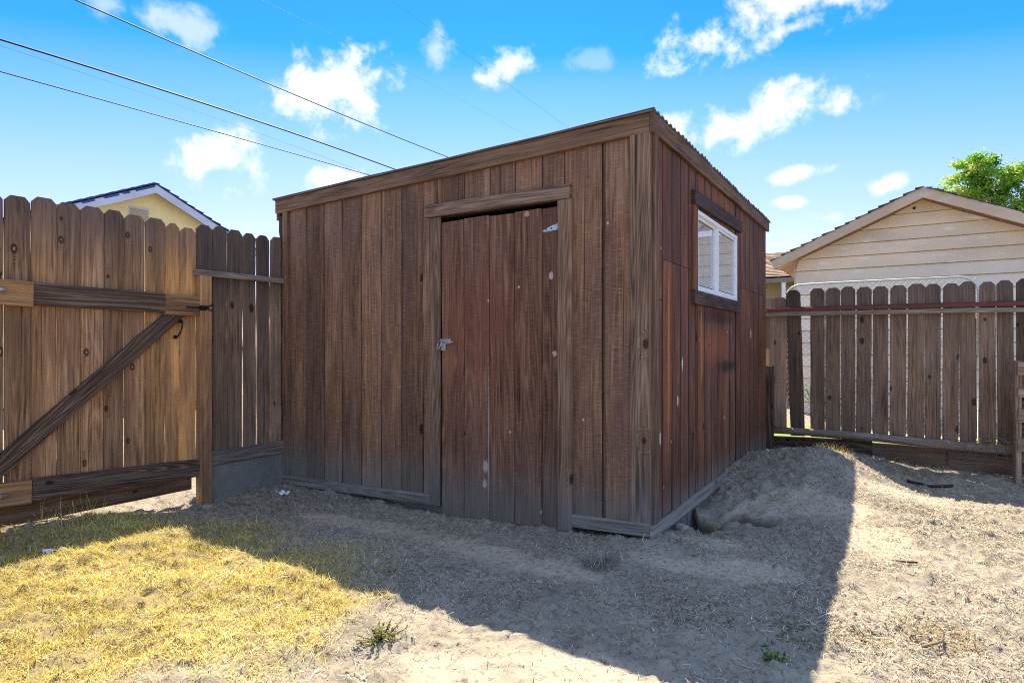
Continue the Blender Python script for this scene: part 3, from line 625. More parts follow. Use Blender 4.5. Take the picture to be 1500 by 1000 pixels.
M['tanshingle'] = shingle_mat('tan_shingles', (.50, .38, .24), (.30, .22, .14))
M['olive'] = siding_mat('olive_wall', (.33, .27, .13), (.3, .25, .15), .2)
h2 = thing('house', 'house with tan shingle roof and gutter just past the shed end', 'house')
q = MB(); q.box((-9, 13.3, -.1), (-.6, 18, 2.72)); q.build('wall', M['olive'], h2)
q = MB(); shingles(q, (-4.5, 12.95, 2.80), (-4.5, 17.2, 4.0), X, 4.1, .24, .3, .02, .03); i = q.add([(-9, 13.0, 2.74), (-.4, 13.0, 2.74), (-.4, 17.3, 3.96), (-9, 17.3, 3.96), (-.4, 21, 2.74), (-9, 21, 2.74)]); q.face((i, i + 1, i + 2, i + 3), [(0, 0)] * 4); q.face((i + 3, i + 2, i + 4, i + 5), [(0, 0)] * 4); q.build('roof', M['tanshingle'], h2)
q = MB(); q.box((-9, 12.86, 2.66), (-.45, 12.97, 2.77)); q.build('gutter', M['concrete'], h2)
q = MB(); q.box((-1.217, 12.88, .2), (-1.125, 12.96, 2.73)); q.build('downspout', M['wpaint'], h2)
q = MB()
for i in range(16): q.board((-2.1 + .14 * (i + 1), 9.2, -.05), Z, -X, 2.05, .136, .02, None, .6)
o = q.build('board_fence', M['picket']); tag(o, 'pale plank fence glimpsed between shed end and peach house', 'fence')

M['yellow'] = siding_mat('yellow_stucco', (.90, .74, .38), (.85, .70, .40), .3)
M['bluewhite'] = siding_mat('pale_blue_trim', (.58, .62, .76), (.55, .6, .7), .3)
M['blueshingle'] = shingle_mat('blue_grey_shingles', (.035, .055, .17), (.07, .10, .26))
yh = thing('house', 'bright yellow house gable with blue grey roof behind the gate', 'house')
xf, ry, yz, yp = -11.27, 2.885, 4.24, .46; hw = 1.9
q = MB(); i = q.add([(xf - .25, ry - hw, -.1), (xf - .25, ry + hw, -.1), (xf - .25, ry + hw, yz - hw * yp), (xf - .25, ry, yz), (xf - .25, ry - hw, yz - hw * yp)])
q.face((i, i + 1, i + 2, i + 3, i + 4), [(0, 0)] * 5); q.box((xf - 9, ry - hw, -.1), (xf - .26, ry - hw + .1, yz - hw * yp)); q.box((xf - 9, ry + hw - .1, -.1), (xf - .26, ry + hw, yz - hw * yp)); q.build('wall', M['yellow'], yh)
eh = 2.2
for sg in (-1, 1):
    Ld = Vector((0, sg * eh, -eh * yp)).normalized(); Wd = Vector((0, sg * yp, 1)).normalized(); l = eh / (Ld.y * sg) + .075
    q = MB(); o_ = Vector((xf + .004 * (sg > 0), ry, yz - .11)) - Ld * .075
    if Ld.cross(Wd).x < 0: q.board(o_ + Ld * l, -Ld, Wd, l, .145, .03, 0)
    else: q.board(o_, Ld, Wd, l, .145, .03, 0)
    q.build('barge_board', M['bluewhite'], yh)
    q = MB(); p = [(xf + .03, ry, yz + .06), (xf + .03, ry + sg * eh, yz + .06 - eh * yp), (xf - 9, ry + sg * eh, yz + .06 - eh * yp), (xf - 9, ry, yz + .06)]
    i = q.add(p + [(a, b_, c_ - .05) for a, b_, c_ in p])
    for fc in ((0, 1, 2, 3), (7, 6, 5, 4), (0, 4, 5, 1), (1, 5, 6, 2), (2, 6, 7, 3), (3, 7, 4, 0)): q.face(tuple(i + a for a in fc), [(0, 0)] * 4)
    shingles(q, (xf + .05, ry + sg * (eh + .04), yz + .065 - (eh + .04) * yp), (xf + .05, ry + sg * .01, yz + .065), -X, 5, .2, .3, .022, .02)
    q.build('roof', M['blueshingle'], yh)
q = MB(); q.box((xf - .245, 2.51, 3.46), (xf - .235, 2.875, 3.83))
fr_ = q.build('gable_vent', M['bluewhite'], yh)
q = MB()
for k in range(6): q.board((xf - .234, 2.86, 3.48 + k * .055), -Y, Vector((.55, 0, .83)), .335, .040, .006, 0)
q.build('louvre', plain('olive_louvre', (.42, .34, .17), .7, bstr=0), fr_)

# ------------------------------------------------------------------ GROUND
def axis(lo, hi, a, b, fine, grow=1.22):
    c = list(np.arange(a, b, fine)); s = fine; x = a; pre = []
    while x > lo: s *= grow; x -= s; pre.append(x)
    s = fine; x = c[-1]; post = []
    while x < hi: s *= grow; x += s; post.append(x)
    return np.array(pre[::-1] + c + post)
gx = axis(-400, 400, -3.7, 2.7, .014); gy = axis(-400, 400, -2.9, 3.9, .014)
PX, PY = np.meshgrid(gx, gy, indexing='ij'); PZ = ground_z(PX, PY)
nx, ny = len(gx), len(gy)
QY = PY - .23 * np.exp(-((PX - .13) / .15) ** 4 - ((PY - 1.03) / .11) ** 4) - .13 * np.exp(-((PX - .43) / .095) ** 4 - ((PY - .90) / .08) ** 4)   # undercut lips over the two burrow mouths
V = np.stack([PX, QY, PZ], -1).reshape(-1, 3)
ii = np.arange(nx - 1)[:, None] * ny + np.arange(ny - 1)[None, :]; Fc = np.stack([ii, ii + ny, ii + ny + 1, ii + 1], -1).reshape(-1, 4)
gm_, pm_ = grass_mask(PX, PY).ravel(), pale_mask(PX, PY).ravel()
m, nt, b = newmat('dry_dirt'); gp = node(nt, 'ShaderNodeNewGeometry').outputs['Position']
n1 = NOISE(nt, gp, 2.3, 5, .6); n2 = NOISE(nt, gp, 38, 6, .7); n3 = NOISE(nt, gp, 160, 4, .7); n4 = NOISE(nt, gp, 9, 5, .65)
c = MIX(nt, SS(nt, n1, .35, .65), (.275, .242, .195), (.355, .315, .25))
c = MIX(nt, SS(nt, n4, .5, .7, 0, .55), c, (.155, .13, .10))
c = MIX(nt, SS(nt, ATTR(nt, 'pale'), .25, .85, 0, .9), c, (.47, .405, .31))
c = MIX(nt, SS(nt, ATTR(nt, 'turf'), .1, .9, 0, .85), c, MIX(nt, n4, (.20, .15, .06), (.40, .31, .13)))
c = MIX(nt, SS(nt, n2, .50, .68, 0, .7), c, (.095, .078, .06)); c = MIX(nt, SS(nt, n3, .55, .75, 0, .45), c, (.47, .41, .32))
nt.links.new(c, b.inputs['Base Color']); b.inputs['Roughness'].default_value = .95; b.inputs['Specular IOR Level'].default_value = .15
bump(nt, b, MA(nt, 'ADD', MA(nt, 'MULTIPLY', n2, .7), MA(nt, 'MULTIPLY', n3, .5)), .8, .012)
o = npmesh('ground', V, Fc, m, smooth=True, attrs={'turf': gm_, 'pale': pm_}); tag(o, 'dry dusty dirt yard with patches of dead grass', 'ground', kind='structure')
# sunny lawn of the next garden (beyond the picket fence)
m, nt, b = newmat('green_lawn'); gp = node(nt, 'ShaderNodeNewGeometry').outputs['Position']
c = MIX(nt, NOISE(nt, gp, 30, 6, .7), (.10, .17, .02), (.26, .34, .05)); nt.links.new(c, b.inputs['Base Color']); b.inputs['Roughness'].default_value = .9
lx = np.linspace(-6, 12, 90); ly = np.linspace(3.95, 5.3, 40); LX, LY = np.meshgrid(lx, ly, indexing='ij'); LZ = np.maximum(ground_z(LX, LY), -.03) + .06
ii = np.arange(89)[:, None] * 40 + np.arange(39)[None, :]
o = npmesh('lawn', np.stack([LX, LY, LZ], -1).reshape(-1, 3), np.stack([ii, ii + 40, ii + 41, ii + 1], -1).reshape(-1, 4), m, smooth=True); tag(o, 'sunny green lawn beyond the picket fence', 'lawn', kind='structure')

# ------------------------------------------------------------------ STUFF: blades, straw, pebbles
def blade_mat(name, cols, trans=.25):
    m, nt, b = newmat(name); t = MA(nt, 'MULTIPLY_ADD', ATTR(nt, 'tone'), .5, .5)
    n = len(cols); c = RAMP(nt, t, [(k / (n - 1), cc) for k, cc in enumerate(cols)])
    nt.links.new(c, b.inputs['Base Color']); b.inputs['Roughness'].default_value = .7; b.inputs['Specular IOR Level'].default_value = .2
    if trans:
        tr = node(nt, 'ShaderNodeBsdfTranslucent'); nt.links.new(c, tr.inputs[0]); mx = node(nt, 'ShaderNodeMixShader'); mx.inputs[0].default_value = trans
        nt.links.new(b.outputs[0], mx.inputs[1]); nt.links.new(tr.outputs[0], mx.inputs[2]); nt.links.new(mx.outputs[0], nt.nodes['Material Output'].inputs[0])
    return m
def blades(P, length, width, lean, curl, tone):
    """ribbons of three spans; P (n,3)"""
    n = len(P); az = rng.uniform(0, 2 * np.pi, n); D = np.stack([np.cos(az), np.sin(az), np.zeros(n)], 1); Wd = np.stack([-np.sin(az), np.cos(az), np.zeros(n)], 1)
    rows = []; cur = P.copy(); ang = lean.copy()
    for k in range(4):
        w = (width * (1 - .30 * k) * .5)[:, None]
        rows += [cur - Wd * w, cur + Wd * w]
        step = length / 3
        cur = cur + D * (np.sin(ang) * step)[:, None] + np.array([0, 0, 1.])[None] * (np.cos(ang) * step)[:, None]; ang = ang + curl; az2 = rng.normal(0, .35, n)
        D, Wd = D * np.cos(az2)[:, None] + Wd * np.sin(az2)[:, None], Wd * np.cos(az2)[:, None] - D * np.sin(az2)[:, None]
    V = np.stack(rows, 1).reshape(-1, 3); bi = np.arange(n)[:, None] * 8
    F = np.concatenate([bi + np.array([[2 * k, 2 * k + 1, 2 * k + 3, 2 * k + 2]]) for k in range(3)], 1).reshape(-1, 4)
    return V, F, np.repeat(tone, 8)
def scatter(n, x0, x1, y0, y1, prob):
    x = rng.uniform(x0, x1, n); y = rng.uniform(y0, y1, n)
    keep = rng.uniform(0, 1, n) < prob(x, y); keep &= ~((x > 0) & (x < .58) & (y > .45) & (y < 1.1)); keep &= ~((x > -3.36) & (x < .03) & (y > -.03) & (y < 3.7))
    x, y = x[keep], y[keep]; return np.stack([x, y, ground_z(x, y)], 1)
def gprob(x, y):
    g = grass_mask(x, y); h = fbm(x, y, 7.5, 4, 41, .65); sh = np.where(y > -1.42 + .06 * fbm(x, y, 6, 2, 3), .5, 1); return np.clip(sh * g * (.35 + 1.1 * vnoise(x * 9, y * 9, 77)) * np.where(h < -.24, .12, 1), 0, 1)
P = scatter(290000, -4.2, -.3, -3.4, -.5, gprob); n = len(P); P[:, 2] -= .004
V, F, T = blades(P, rng.uniform(.015, .06, n), rng.uniform(.0016, .0034, n), rng.uniform(.3, 1.5, n), rng.uniform(.05, .55, n), np.clip(rng.normal(0, .5, n) + .6 * fbm(P[:, 0], P[:, 1], 2.5, 3, 8), -1, 1))
M['dry'] = blade_mat('dry_grass_blades', [(.13, .09, .03), (.56, .44, .10), (.84, .72, .19), (.93, .87, .46)])
o = npmesh('dry_grass', V, F, M['dry'], tone=T); tag(o, 'matted yellow dead grass covering the yard near the gate', 'grass', kind='stuff')
def sprob(x, y):
    g = grass_mask(x, y); p = pale_mask(x, y); c_ = np.clip(.55 + 1.1 * fbm(x, y, 2.7, 4, 23), 0.06, 1)
    sunny = np.clip((x - .7) / .6, 0, 1); return np.clip(c_ * (1 - .8 * p) * (1 - .75 * g) * (.45 + .7 * sunny) * np.where((x > .9) & (y > 2.75), .3, 1), 0, 1)
def straws(n0, lmin, lmax, w, seedprob, lift=.003, area=(-3.6, 2.9, -2.9, 3.9), tone_mu=0.):
    P = scatter(n0, *area, seedprob); n = len(P); L = rng.uniform(lmin, lmax, n) ; az = rng.uniform(0, 2 * np.pi, n); el = rng.normal(.08, .30, n)
    D = np.stack([np.cos(az) * np.cos(el), np.sin(az) * np.cos(el), np.sin(el)], 1); Wd = np.stack([-np.sin(az), np.cos(az), np.zeros(n)], 1); Wv = (rng.uniform(.5, 1, n) * w)[:, None] * .5
    bend = rng.normal(0, .18, n)[:, None] * L[:, None]
    P[:, 2] += lift; A = P - D * L[:, None] / 2; C = P + D * L[:, None] / 2; B = P + Wd * bend + np.array([0, 0, .003]); H = np.array([0, 0, 1.]) * Wv
    V = np.stack([A - Wd * Wv, A + Wd * Wv, B - Wd * Wv + H * 1.4, B + Wd * Wv + H * 1.4, C - Wd * Wv, C + Wd * Wv], 1).reshape(-1, 3)
    bi = np.arange(n)[:, None] * 6; F = np.concatenate([bi + np.array([[0, 1, 3, 2]]), bi + np.array([[2, 3, 5, 4]])], 1).reshape(-1, 4)
    return V, F, np.repeat(np.clip(rng.normal(tone_mu, .55, n), -1, 1), 6)
M['straw'] = blade_mat('dead_straw', [(.035, .027, .02), (.20, .165, .12), (.48, .41, .31), (.82, .74, .60)], .05)
V, F, T = straws(620000, .008, .038, .0025, sprob)
V2, F2, T2 = straws(8000, .05, .13, .0038, sprob, .006)
V = np.concatenate([V, V2]); F = np.concatenate([F, F2 + len(V) - len(V2)]); T = np.concatenate([T, T2])
o = npmesh('straw_litter', V, F, M['straw'], tone=T); tag(o, 'scattered pale straw and dead grass bits lying on the dirt', 'straw', kind='stuff')
# pebbles and clods
def clods(n0, prob, smin, smax):
    P = scatter(n0, -3.3, 2.8, -2.6, 3.6, prob); n = len(P)
    ico = np.array([(1, 0, 0), (-1, 0, 0), (0, 1, 0), (0, -1, 0), (0, 0, 1), (0, 0, -1)], float); fc = np.array([(0, 2, 4), (2, 1, 4), (1, 3, 4), (3, 0, 4), (2, 0, 5), (1, 2, 5), (3, 1, 5), (0, 3, 5)])
    s_ = rng.uniform(smin, smax, n) * rng.uniform(.4, 1, n); V = P[:, None, :] + ico[None] * s_[:, None, None] * rng.uniform(.55, 1.2, (n, 6, 3)) + rng.normal(0, .12, (n, 6, 3)) * s_[:, None, None]
    F = (np.arange(n)[:, None, None] * 6 + fc[None]).reshape(-1, 3); return V.reshape(-1, 3), F, np.repeat(rng.uniform(-1, 1, n), 6)
V, F, T = clods(9000, lambda x, y: np.clip(.35 + fbm(x, y, 3, 3, 51) + gs(x, y, .25, .9, .4, .7), .05, 1) * (1 - .8 * grass_mask(x, y)), .003, .011)
M['clod'] = blade_mat('dirt_clods', [(.18, .15, .125), (.36, .31, .25), (.5, .44, .36)], 0)
o = npmesh('pebbles', V, F, M['clod'], tone=T, nper=3); tag(o, 'small pebbles and dirt clods strewn over the bare ground', 'pebbles', kind='stuff')

# ------------------------------------------------------------------ small things on the ground
def gz(x, y): return float(ground_z(np.array([x]), np.array([y]))[0])
def tuft(name, label, cat, x, y, n, r, lmin, lmax, wd, lean, mat, group=None):
    a = rng.uniform(0, 6.28, n); q = r * np.sqrt(rng.uniform(0, 1, n)); px, py = x + q * np.cos(a), y + q * np.sin(a)
    P = np.stack([px, py, ground_z(px, py)], 1)
    V, F, T = blades(P, rng.uniform(lmin, lmax, n), rng.uniform(.6, 1.2, n) * wd, rng.uniform(lean[0], lean[1], n), rng.uniform(.05, .5, n), rng.uniform(-1, 1, n))
    o = npmesh(name, V, F, mat, tone=T); return tag(o, label, cat, group)
M['green'] = blade_mat('green_weed', [(.04, .09, .015), (.09, .20, .03), (.20, .32, .06)], .35)
M['dull'] = blade_mat('dull_weed', [(.06, .07, .02), (.16, .17, .05), (.30, .28, .09)], .3)
M['greystraw'] = blade_mat('grey_straw', [(.14, .11, .09), (.30, .25, .2), (.5, .44, .37)], .1)
tuft('straw_clump', 'pulled up clump of grey dead grass lying before the door', 'dead plant', -.09, -.54, 420, .085, .05, .15, .003, (.4, 1.7), M['greystraw'])
def leafy(name, label, x, y, nst, h, mat, spread=1.0, leaf=.016, nl=9):
    root = thing(name, label, 'weed'); st = MB(); lf = MB(); z0 = gz(x, y)
    for s_ in range(nst):
        az = random.uniform(0, 6.28); le = random.uniform(.3, 1.15) * spread; L = h * random.uniform(.5, 1); p = Vector((x + random.uniform(-.012, .012), y + random.uniform(-.012, .012), z0 - .005)); pts = [p.copy()]
        for k in range(5): az += random.uniform(-.3, .3); p = p + Vector((math.cos(az) * math.sin(le), math.sin(az) * math.sin(le), math.cos(le))) * L / 5; pts.append(p.copy())
        st.tube(pts, [.0022, .002, .0017, .0014, .001, .0007], 5)
        for k in range(nl):
            t = random.uniform(.25, 1) * 4.99; i = int(t); b0 = pts[i].lerp(pts[i + 1], t - i); a2 = random.uniform(0, 6.28); e = random.uniform(-.2, .8)
            d_ = Vector((math.cos(a2) * math.cos(e), math.sin(a2) * math.cos(e), math.sin(e))); s2 = d_.cross(Z).normalized() * leaf * random.uniform(.25, .4); l_ = leaf * random.uniform(1, 2.2)
            lf.quad([b0, b0 + d_ * l_ * .5 + s2, b0 + d_ * l_ - Z * .003, b0 + d_ * l_ * .5 - s2], tone=random.uniform(-1, 1))
    st.build('stem', mat, root); lf.build('leaves', mat, root); return root
leafy('weed', 'olive green sprawling weed on sunlit dirt at the shadow edge', -.487, -1.70, 30, .13, M['dull'], 1.35, .011, 12)
leafy('weed', 'bright green seedling in the shade near the bottom of the yard', .83, -1.08, 6, .075, M['green'], 1.2, .016, 9)
tuft('weed', 'flat dark green mat of weed in shade by the sunlit edge', 'weed', .90, -.80, 240, .12, .008, .022, .006, (.8, 1.5), M['green'])
tuft('weed', 'sparse dark green weed patch left of the green seedling', 'weed', .53, -.83, 160, .13, .008, .02, .005, (.8, 1.5), M['green'])
tuft('grass_tuft', 'green grass tuft at the tip of the sunlit grass', 'grass', -2.05, -1.48, 260, .10, .03, .08, .003, (.2, 1.0), M['dull'])
M['brownweed'] = blade_mat('brown_weed', [(.10, .06, .02), (.25, .16, .05), (.42, .30, .10)], .2)
tuft('grass_tuft', 'brown dried weed mat on the bright dirt at lower right', 'grass', 1.33, -.53, 520, .16, .015, .04, .004, (.7, 1.5), M['brownweed'])
tuft('grass_tuft', 'small dark brown weed mat between the shadow edge and the larger mat', 'grass', 1.08, -.72, 300, .10, .012, .03, .004, (.7, 1.5), M['brownweed'])
tuft('grass_tuft', 'tawny dry tuft on the crest of the dirt mound', 'grass', .72, 2.95, 420, .16, .04, .13, .003, (.2, 1.2), M['dry'])
tuft('grass_tuft', 'tall dry grass wisps against the bottom of the gate', 'grass', -3.22, -1.70, 90, .16, .08, .22, .003, (.1, .9), M['dry'])
tuft('grass_tuft', 'scraggly dry grass along the foot of the picket fence', 'grass', 1.35, 3.55, 300, .28, .03, .12, .003, (.2, 1.3), M['brownweed'])
def stick(label, pts, r, mat='rail', name='stick'):
    q = MB(); q.tube([(x, y, gz(x, y) + dz) for x, y, dz in pts], r, 6); return tag(q.build(name, M[mat]), label, 'stick')
stick('dark flat stick lying in the fence shade by the pallet', [(1.28, 3.12, .016), (1.45, 3.14, .016), (1.62, 3.19, .018)], .013, 'dtrim')
stick('thin pale stick lying before the concrete kerb', [(-3.05, -.72, .01), (-2.85, -.66, .012), (-2.62, -.60, .008)], .005, 'pallet')
stick('dark forked twig on the sunlit dirt', [(1.18, .30, .008), (1.24, .31, .014), (1.29, .34, .010)], .0045, 'dtrim')
stick('pale bent twig on the dirt near the lower right corner', [(1.28, -.72, .01), (1.34, -.66, .02), (1.35, -.58, .012)], .005, 'pallet')
M['paper'] = plain('white_paper', (.8, .82, .86), .7, var=.1, bstr=0)
def scrap(label, x, y, s_):
    q = MB(); z = gz(x, y) + .012; G = 5; P_ = [[(x + (i / 4 - .5) * s_ + random.uniform(-.15, .15) * s_ / 4, y + (j / 4 - .5) * s_ * .7, z + random.uniform(-.01, .022)) for j in range(G)] for i in range(G)]
    for i in range(G - 1):
        for j in range(G - 1): q.quad([P_[i][j], P_[i + 1][j], P_[i + 1][j + 1], P_[i][j + 1]])
    o = q.build('paper_scrap', M['paper']); s2 = o.modifiers.new('thick', 'SOLIDIFY'); s2.thickness = .002; return tag(o, label, 'litter')
scrap('crumpled white scrap at the left foot of the shed', -2.98, -.30, .10); scrap('crumpled white scrap in the shaded grass by the gate', -2.68, -2.0, .06)
M['stone'] = plain('grey_stone', (.34, .32, .30), .9, var=.35, scale=30)
def stone(label, x, y, s_):
    import bmesh
    bm = bmesh.new(); bmesh.ops.create_icosphere(bm, subdivisions=2, radius=s_)
    for v in bm.verts: k = 1 + .3 * math.sin(v.co.x * 90 + x * 9) * math.cos(v.co.y * 70 + y * 7) + random.uniform(-.08, .08); v.co = Vector((v.co.x * k * 1.2, v.co.y * k, v.co.z * k * .7))
    me = bpy.data.meshes.new('stone'); bm.to_mesh(me); bm.free(); me.materials.append(M['stone']); o = bpy.data.objects.new('stone', me); COL.objects.link(o); o.location = (x, y, gz(x, y) + s_ * .35); return tag(o, label, 'stone')
stone('small grey stone on shaded dirt between door and sunlight', -.235, -.90, .017); stone('pale chunk of concrete at the burrow by the side wall', .06, .40, .045); stone('round grey stone beside the gate post foot', -3.10, -.85, .035)
# straggly dead roots over the low rail by the pallet
q = MB()
for k in range(26):
    p = Vector((1.98 + random.uniform(-.1, .1), 3.62 + random.uniform(-.04, .04), .22 + random.uniform(-.05, .06))); az = random.uniform(0, 6.28); pts = [p.copy()]; e = random.uniform(-.3, .9)
    for j in range(6): az += random.uniform(-.5, .5); e -= random.uniform(.05, .5); p = p + Vector((math.cos(az) * math.cos(e), .35 * math.sin(az) * math.cos(e) - .01, math.sin(e))) * random.uniform(.03, .06); pts.append(p.copy())
    q.tube(pts, [.0032 - .0004 * j for j in range(7)], 4, tone=.3)
tag(q.build('dead_vine', M['pallet']), 'tangle of dry pale stems over the low fence rail by the pallet', 'dead plant')
# dark pot and shrub seen through the gap of the picket fence
ps = thing('shrub', 'small green shrub seen through the gap in the picket fence', 'shrub'); lf = MB(); st = MB()
for k in range(14):
    az = random.uniform(0, 6.28); p = Vector((.42, 5.6, .05)); pts = [p.copy()]
    for j in range(4): p = p + Vector((math.cos(az) * .07, math.sin(az) * .07, .13 * random.uniform(.6, 1))); pts.append(p.copy())
    st.tube(pts, .005, 5)
    for j in range(26):
        b0 = pts[random.randint(1, 4)] + Vector((random.uniform(-.06, .06), random.uniform(-.06, .06), random.uniform(-.05, .05))); a2 = random.uniform(0, 6.28); d_ = Vector((math.cos(a2), math.sin(a2), random.uniform(-.3, .6))) * .06; s2 = d_.cross(Z).normalized() * .015
        lf.quad([b0, b0 + d_ * .5 + s2, b0 + d_, b0 + d_ * .5 - s2], tone=random.uniform(-1, 1))
st.build('stem', M['green'], ps); lf.build('leaves', M['green'], ps)

# ------------------------------------------------------------------ TREES
M['leafg'] = blade_mat('tree_leaves', [(.045, .15, .015), (.15, .38, .04), (.38, .56, .08), (.60, .62, .14)], .6)
M['bark'] = plain('bark', (.12, .085, .06), .95, var=.4, scale=14, bstr=.8)
def tree(label, base, lumps, nleaf, leaf, trunk_r):
    t = thing('tree', label, 'tree'); base = Vector(base); tr = MB(); top = Vector((base.x, base.y, min(l[2] for l in lumps)))
    tr.tube([base, base.lerp(top, .5) + Vector((.08, .05, 0)), top], [trunk_r, trunk_r * .8, trunk_r * .6], 10)
    for (x, y, z, r, n) in lumps:
        c_ = Vector((x, y, z)); mid = top.lerp(c_, .5) + Vector((random.uniform(-.2, .2), random.uniform(-.2, .2), .1)); tr.tube([top, mid, c_], [trunk_r * .45, trunk_r * .25, trunk_r * .08], 6)
        for k in range(5): tr.tube([mid.lerp(c_, random.random()), c_ + Vector((random.gauss(0, r * .5), random.gauss(0, r * .5), random.gauss(0, r * .45)))], [trunk_r * .1, trunk_r * .03], 4)
    tr.build('trunk', M['bark'], t)
    Ps = []; Tn = []
    for (x, y, z, r, n) in lumps:
        nc = n
        cc = rng.normal(0, 1, (nc, 3)); cc = cc / np.linalg.norm(cc, axis=1)[:, None] * (rng.uniform(.25, 1, nc) ** .5)[:, None] * np.array([r, r, r * .75]) + np.array([x, y, z])
        p = np.repeat(cc, nleaf, 0) + rng.normal(0, .11 * r ** .5, (nc * nleaf, 3)) * np.array([1, 1, .6]); Ps.append(p); Tn.append(np.repeat(rng.normal(0, .4, nc), nleaf) + rng.normal(0, .22, nc * nleaf))
    P = np.concatenate(Ps); T = np.clip(np.concatenate(Tn), -1, 1); n = len(P); A = rng.normal(0, 1, (n, 3)); A[:, 2] -= .4; A /= np.linalg.norm(A, axis=1)[:, None]; B = np.cross(A, rng.normal(0, 1, (n, 3))); B /= np.linalg.norm(B, axis=1)[:, None]
    l = rng.uniform(.6, 1.2, n)[:, None] * leaf; V = np.stack([P, P + A * l * .5 + B * l * .3, P + A * l, P + A * l * .5 - B * l * .3], 1).reshape(-1, 3)
    npmesh('crown', V, np.arange(n * 4).reshape(-1, 4), M['leafg'], tone=np.repeat(T, 4), parent=t); return t
tree('leafy yellow-green tree rising behind the peach house roof', (3.2, 15, 0),
     [(2.83, 15.0, 5.50, .42, 34), (2.55, 15.0, 4.95, .55, 46), (2.1, 15.1, 4.75, .38, 28), (3.1, 15.0, 4.95, .65, 60), (3.55, 14.9, 5.05, .42, 26), (2.9, 15.2, 4.3, .8, 60), (3.8, 15, 4.4, .55, 36), (4.4, 15, 4.9, .6, 40), (4.5, 15, 4.1, .8, 50), (2.3, 15.2, 4.2, .6, 30), (5.0, 15.2, 5.3, .6, 34)], 62, .072, .16)
tree('sparse distant treetop peeking over the fence beside the shed', (-11.9, 4.1, 0), [(-11.85, 4.08, 3.95, .16, 5), (-11.7, 4.2, 3.7, .25, 6), (-11.9, 3.9, 3.55, .2, 4), (-12.1, 4.2, 3.2, .4, 14)], 12, .05, .06)

# ------------------------------------------------------------------ POWER LINES
def wire(label, x0, ys_, zs_, r, k=1.5):
    c_ = (1.2, -3.388, 1.1); x = c_[0] + (x0 - c_[0]) * k
    yy_ = [c_[1] + (v - c_[1]) * k for v in ys_]; zz_ = [c_[2] + (v - c_[2]) * k for v in zs_]
    co = np.polyfit(yy_, zz_, min(2, len(yy_) - 1)); 
    if len(yy_) > 2: co[0] = np.clip(co[0], -.004, .006); mid = 1; co[2] += zz_[mid] - np.polyval(co, yy_[mid])
    pts = [(x, y, float(np.polyval(co, y))) for y in np.linspace(-14, 26, 60)]
    q = MB(); q.tube(pts, r, 6); return tag(q.build('power_line', M['wire']), label, 'power line', 'overhead lines crossing the sky')
wire('highest black overhead wire ending near the roof centre', -6, [-.573, 1.575, 5.471], [4.688, 4.654, 4.67], .0115)
wire('thickest black overhead cable, middle of the dark wires', -6.4, [-1.073, 1.053, 4.571], [4.171, 4.244, 4.254], .0155)
wire('faint thin wire running just under the thickest cable', -6.6, [-1.012, .471, 3.518], [4.189, 4.192, 4.118], .003)
wire('lowest black overhead wire above the yellow house', -8, [-.586, 1.664, 5.389], [4.427, 4.503, 4.609], .0115)
wire('faint hair-thin wire in the blue sky left of the narrow upright cloud', -3.5, [-.115, 1.048, 2.529], [4.136, 4.185, 4.218], .0011)
wire('faint thin wire crossing the small clouds above the shed door', -1.5, [-.42, .676], [3.28, 3.25], .0011)

# ------------------------------------------------------------------ SKY, SUN, CAMERA
FILL_AMT = .46  # strength of the fill light added to the unseen sky
el, azs = R(56.3), math.atan2(-.94, 1.36)
w = bpy.data.worlds.new('World'); S.world = w; w.use_nodes = True; nt = w.node_tree; bg = nt.nodes['Background']
sky = node(nt, 'ShaderNodeTexSky', sky_type='NISHITA'); sky.sun_disc = False; sky.sun_elevation = el; sky.sun_rotation = azs; sky.air_density = 1.0; sky.dust_density = .25; sky.ozone_density = 3.0
dirv = node(nt, 'ShaderNodeTexCoord').outputs['Generated']
dz = node(nt, 'ShaderNodeSeparateXYZ'); nt.links.new(dirv, dz.inputs[0])
# paler towards the sun's side, deeper blue away from it and higher up
sh = node(nt, 'ShaderNodeVectorMath', operation='DOT_PRODUCT'); nt.links.new(dirv, sh.inputs[0]); sh.inputs[1].default_value = (-.569, .822, 0)
qv = MA(nt, 'ADD', dz.outputs[2], MA(nt, 'MULTIPLY', MA(nt, 'SUBTRACT', .9, sh.outputs['Value']), .25))
skyc = MIX(nt, 1.0, sky.outputs[0], RAMP(nt, qv, [(0.0, (1.0, .86, .95)), (.17, (.92, .77, 1.0)), (.27, (.75, .79, 1.05)), (.36, (.46, .74, 1.1)), (.393, (.36, .70, 1.1)), (.435, (.12, .61, 1.1)), (.52, (.10, .55, 1.1)), (1.0, (.5, .8, 1.0))]), 'MULTIPLY')
CL = [((-.6961, .6099, .3788), .105, .062, 1.0, .0), ((-.8195, .5073, .2666), .075, .044, 1.0, .1), ((-.5753, .6919, .4363), .028, .045, .45, 0), ((-.4984, .7595, .4181), .052, .03, .8, .3), ((-.53, .745, .405), .022, .012, .7, 0), ((-.7974, .4333, .42), .05, .03, .5, 0),
      ((-.115, .872, .462), .19, .055, 1.0, .22), ((-.12, .893, .43), .08, .02, .8, .2), ((-.1701, .9293, .3279), .145, .042, 1.0, .22), ((-.2816, .9006, .331), .03, .028, .9, 0), ((-.1243, .961, .247), .035, .013, .8, .1), ((-.0761, .9647, .2522), .03, .013, .6, .2), ((-.0081, .9747, .2232), .035, .017, .95, .2),
      ((-.1254, .9696, .21), .03, .010, .8, 0), ((-.0861, .9793, .1832), .035, .01, .4, 0), ((-.7236, .6407, .2567), .07, .02, .95, .1), ((-.38, .8203, .4275), .045, .02, .22, 0), ((-.8318, .3585, .4238), .02, .02, .4, 0)]
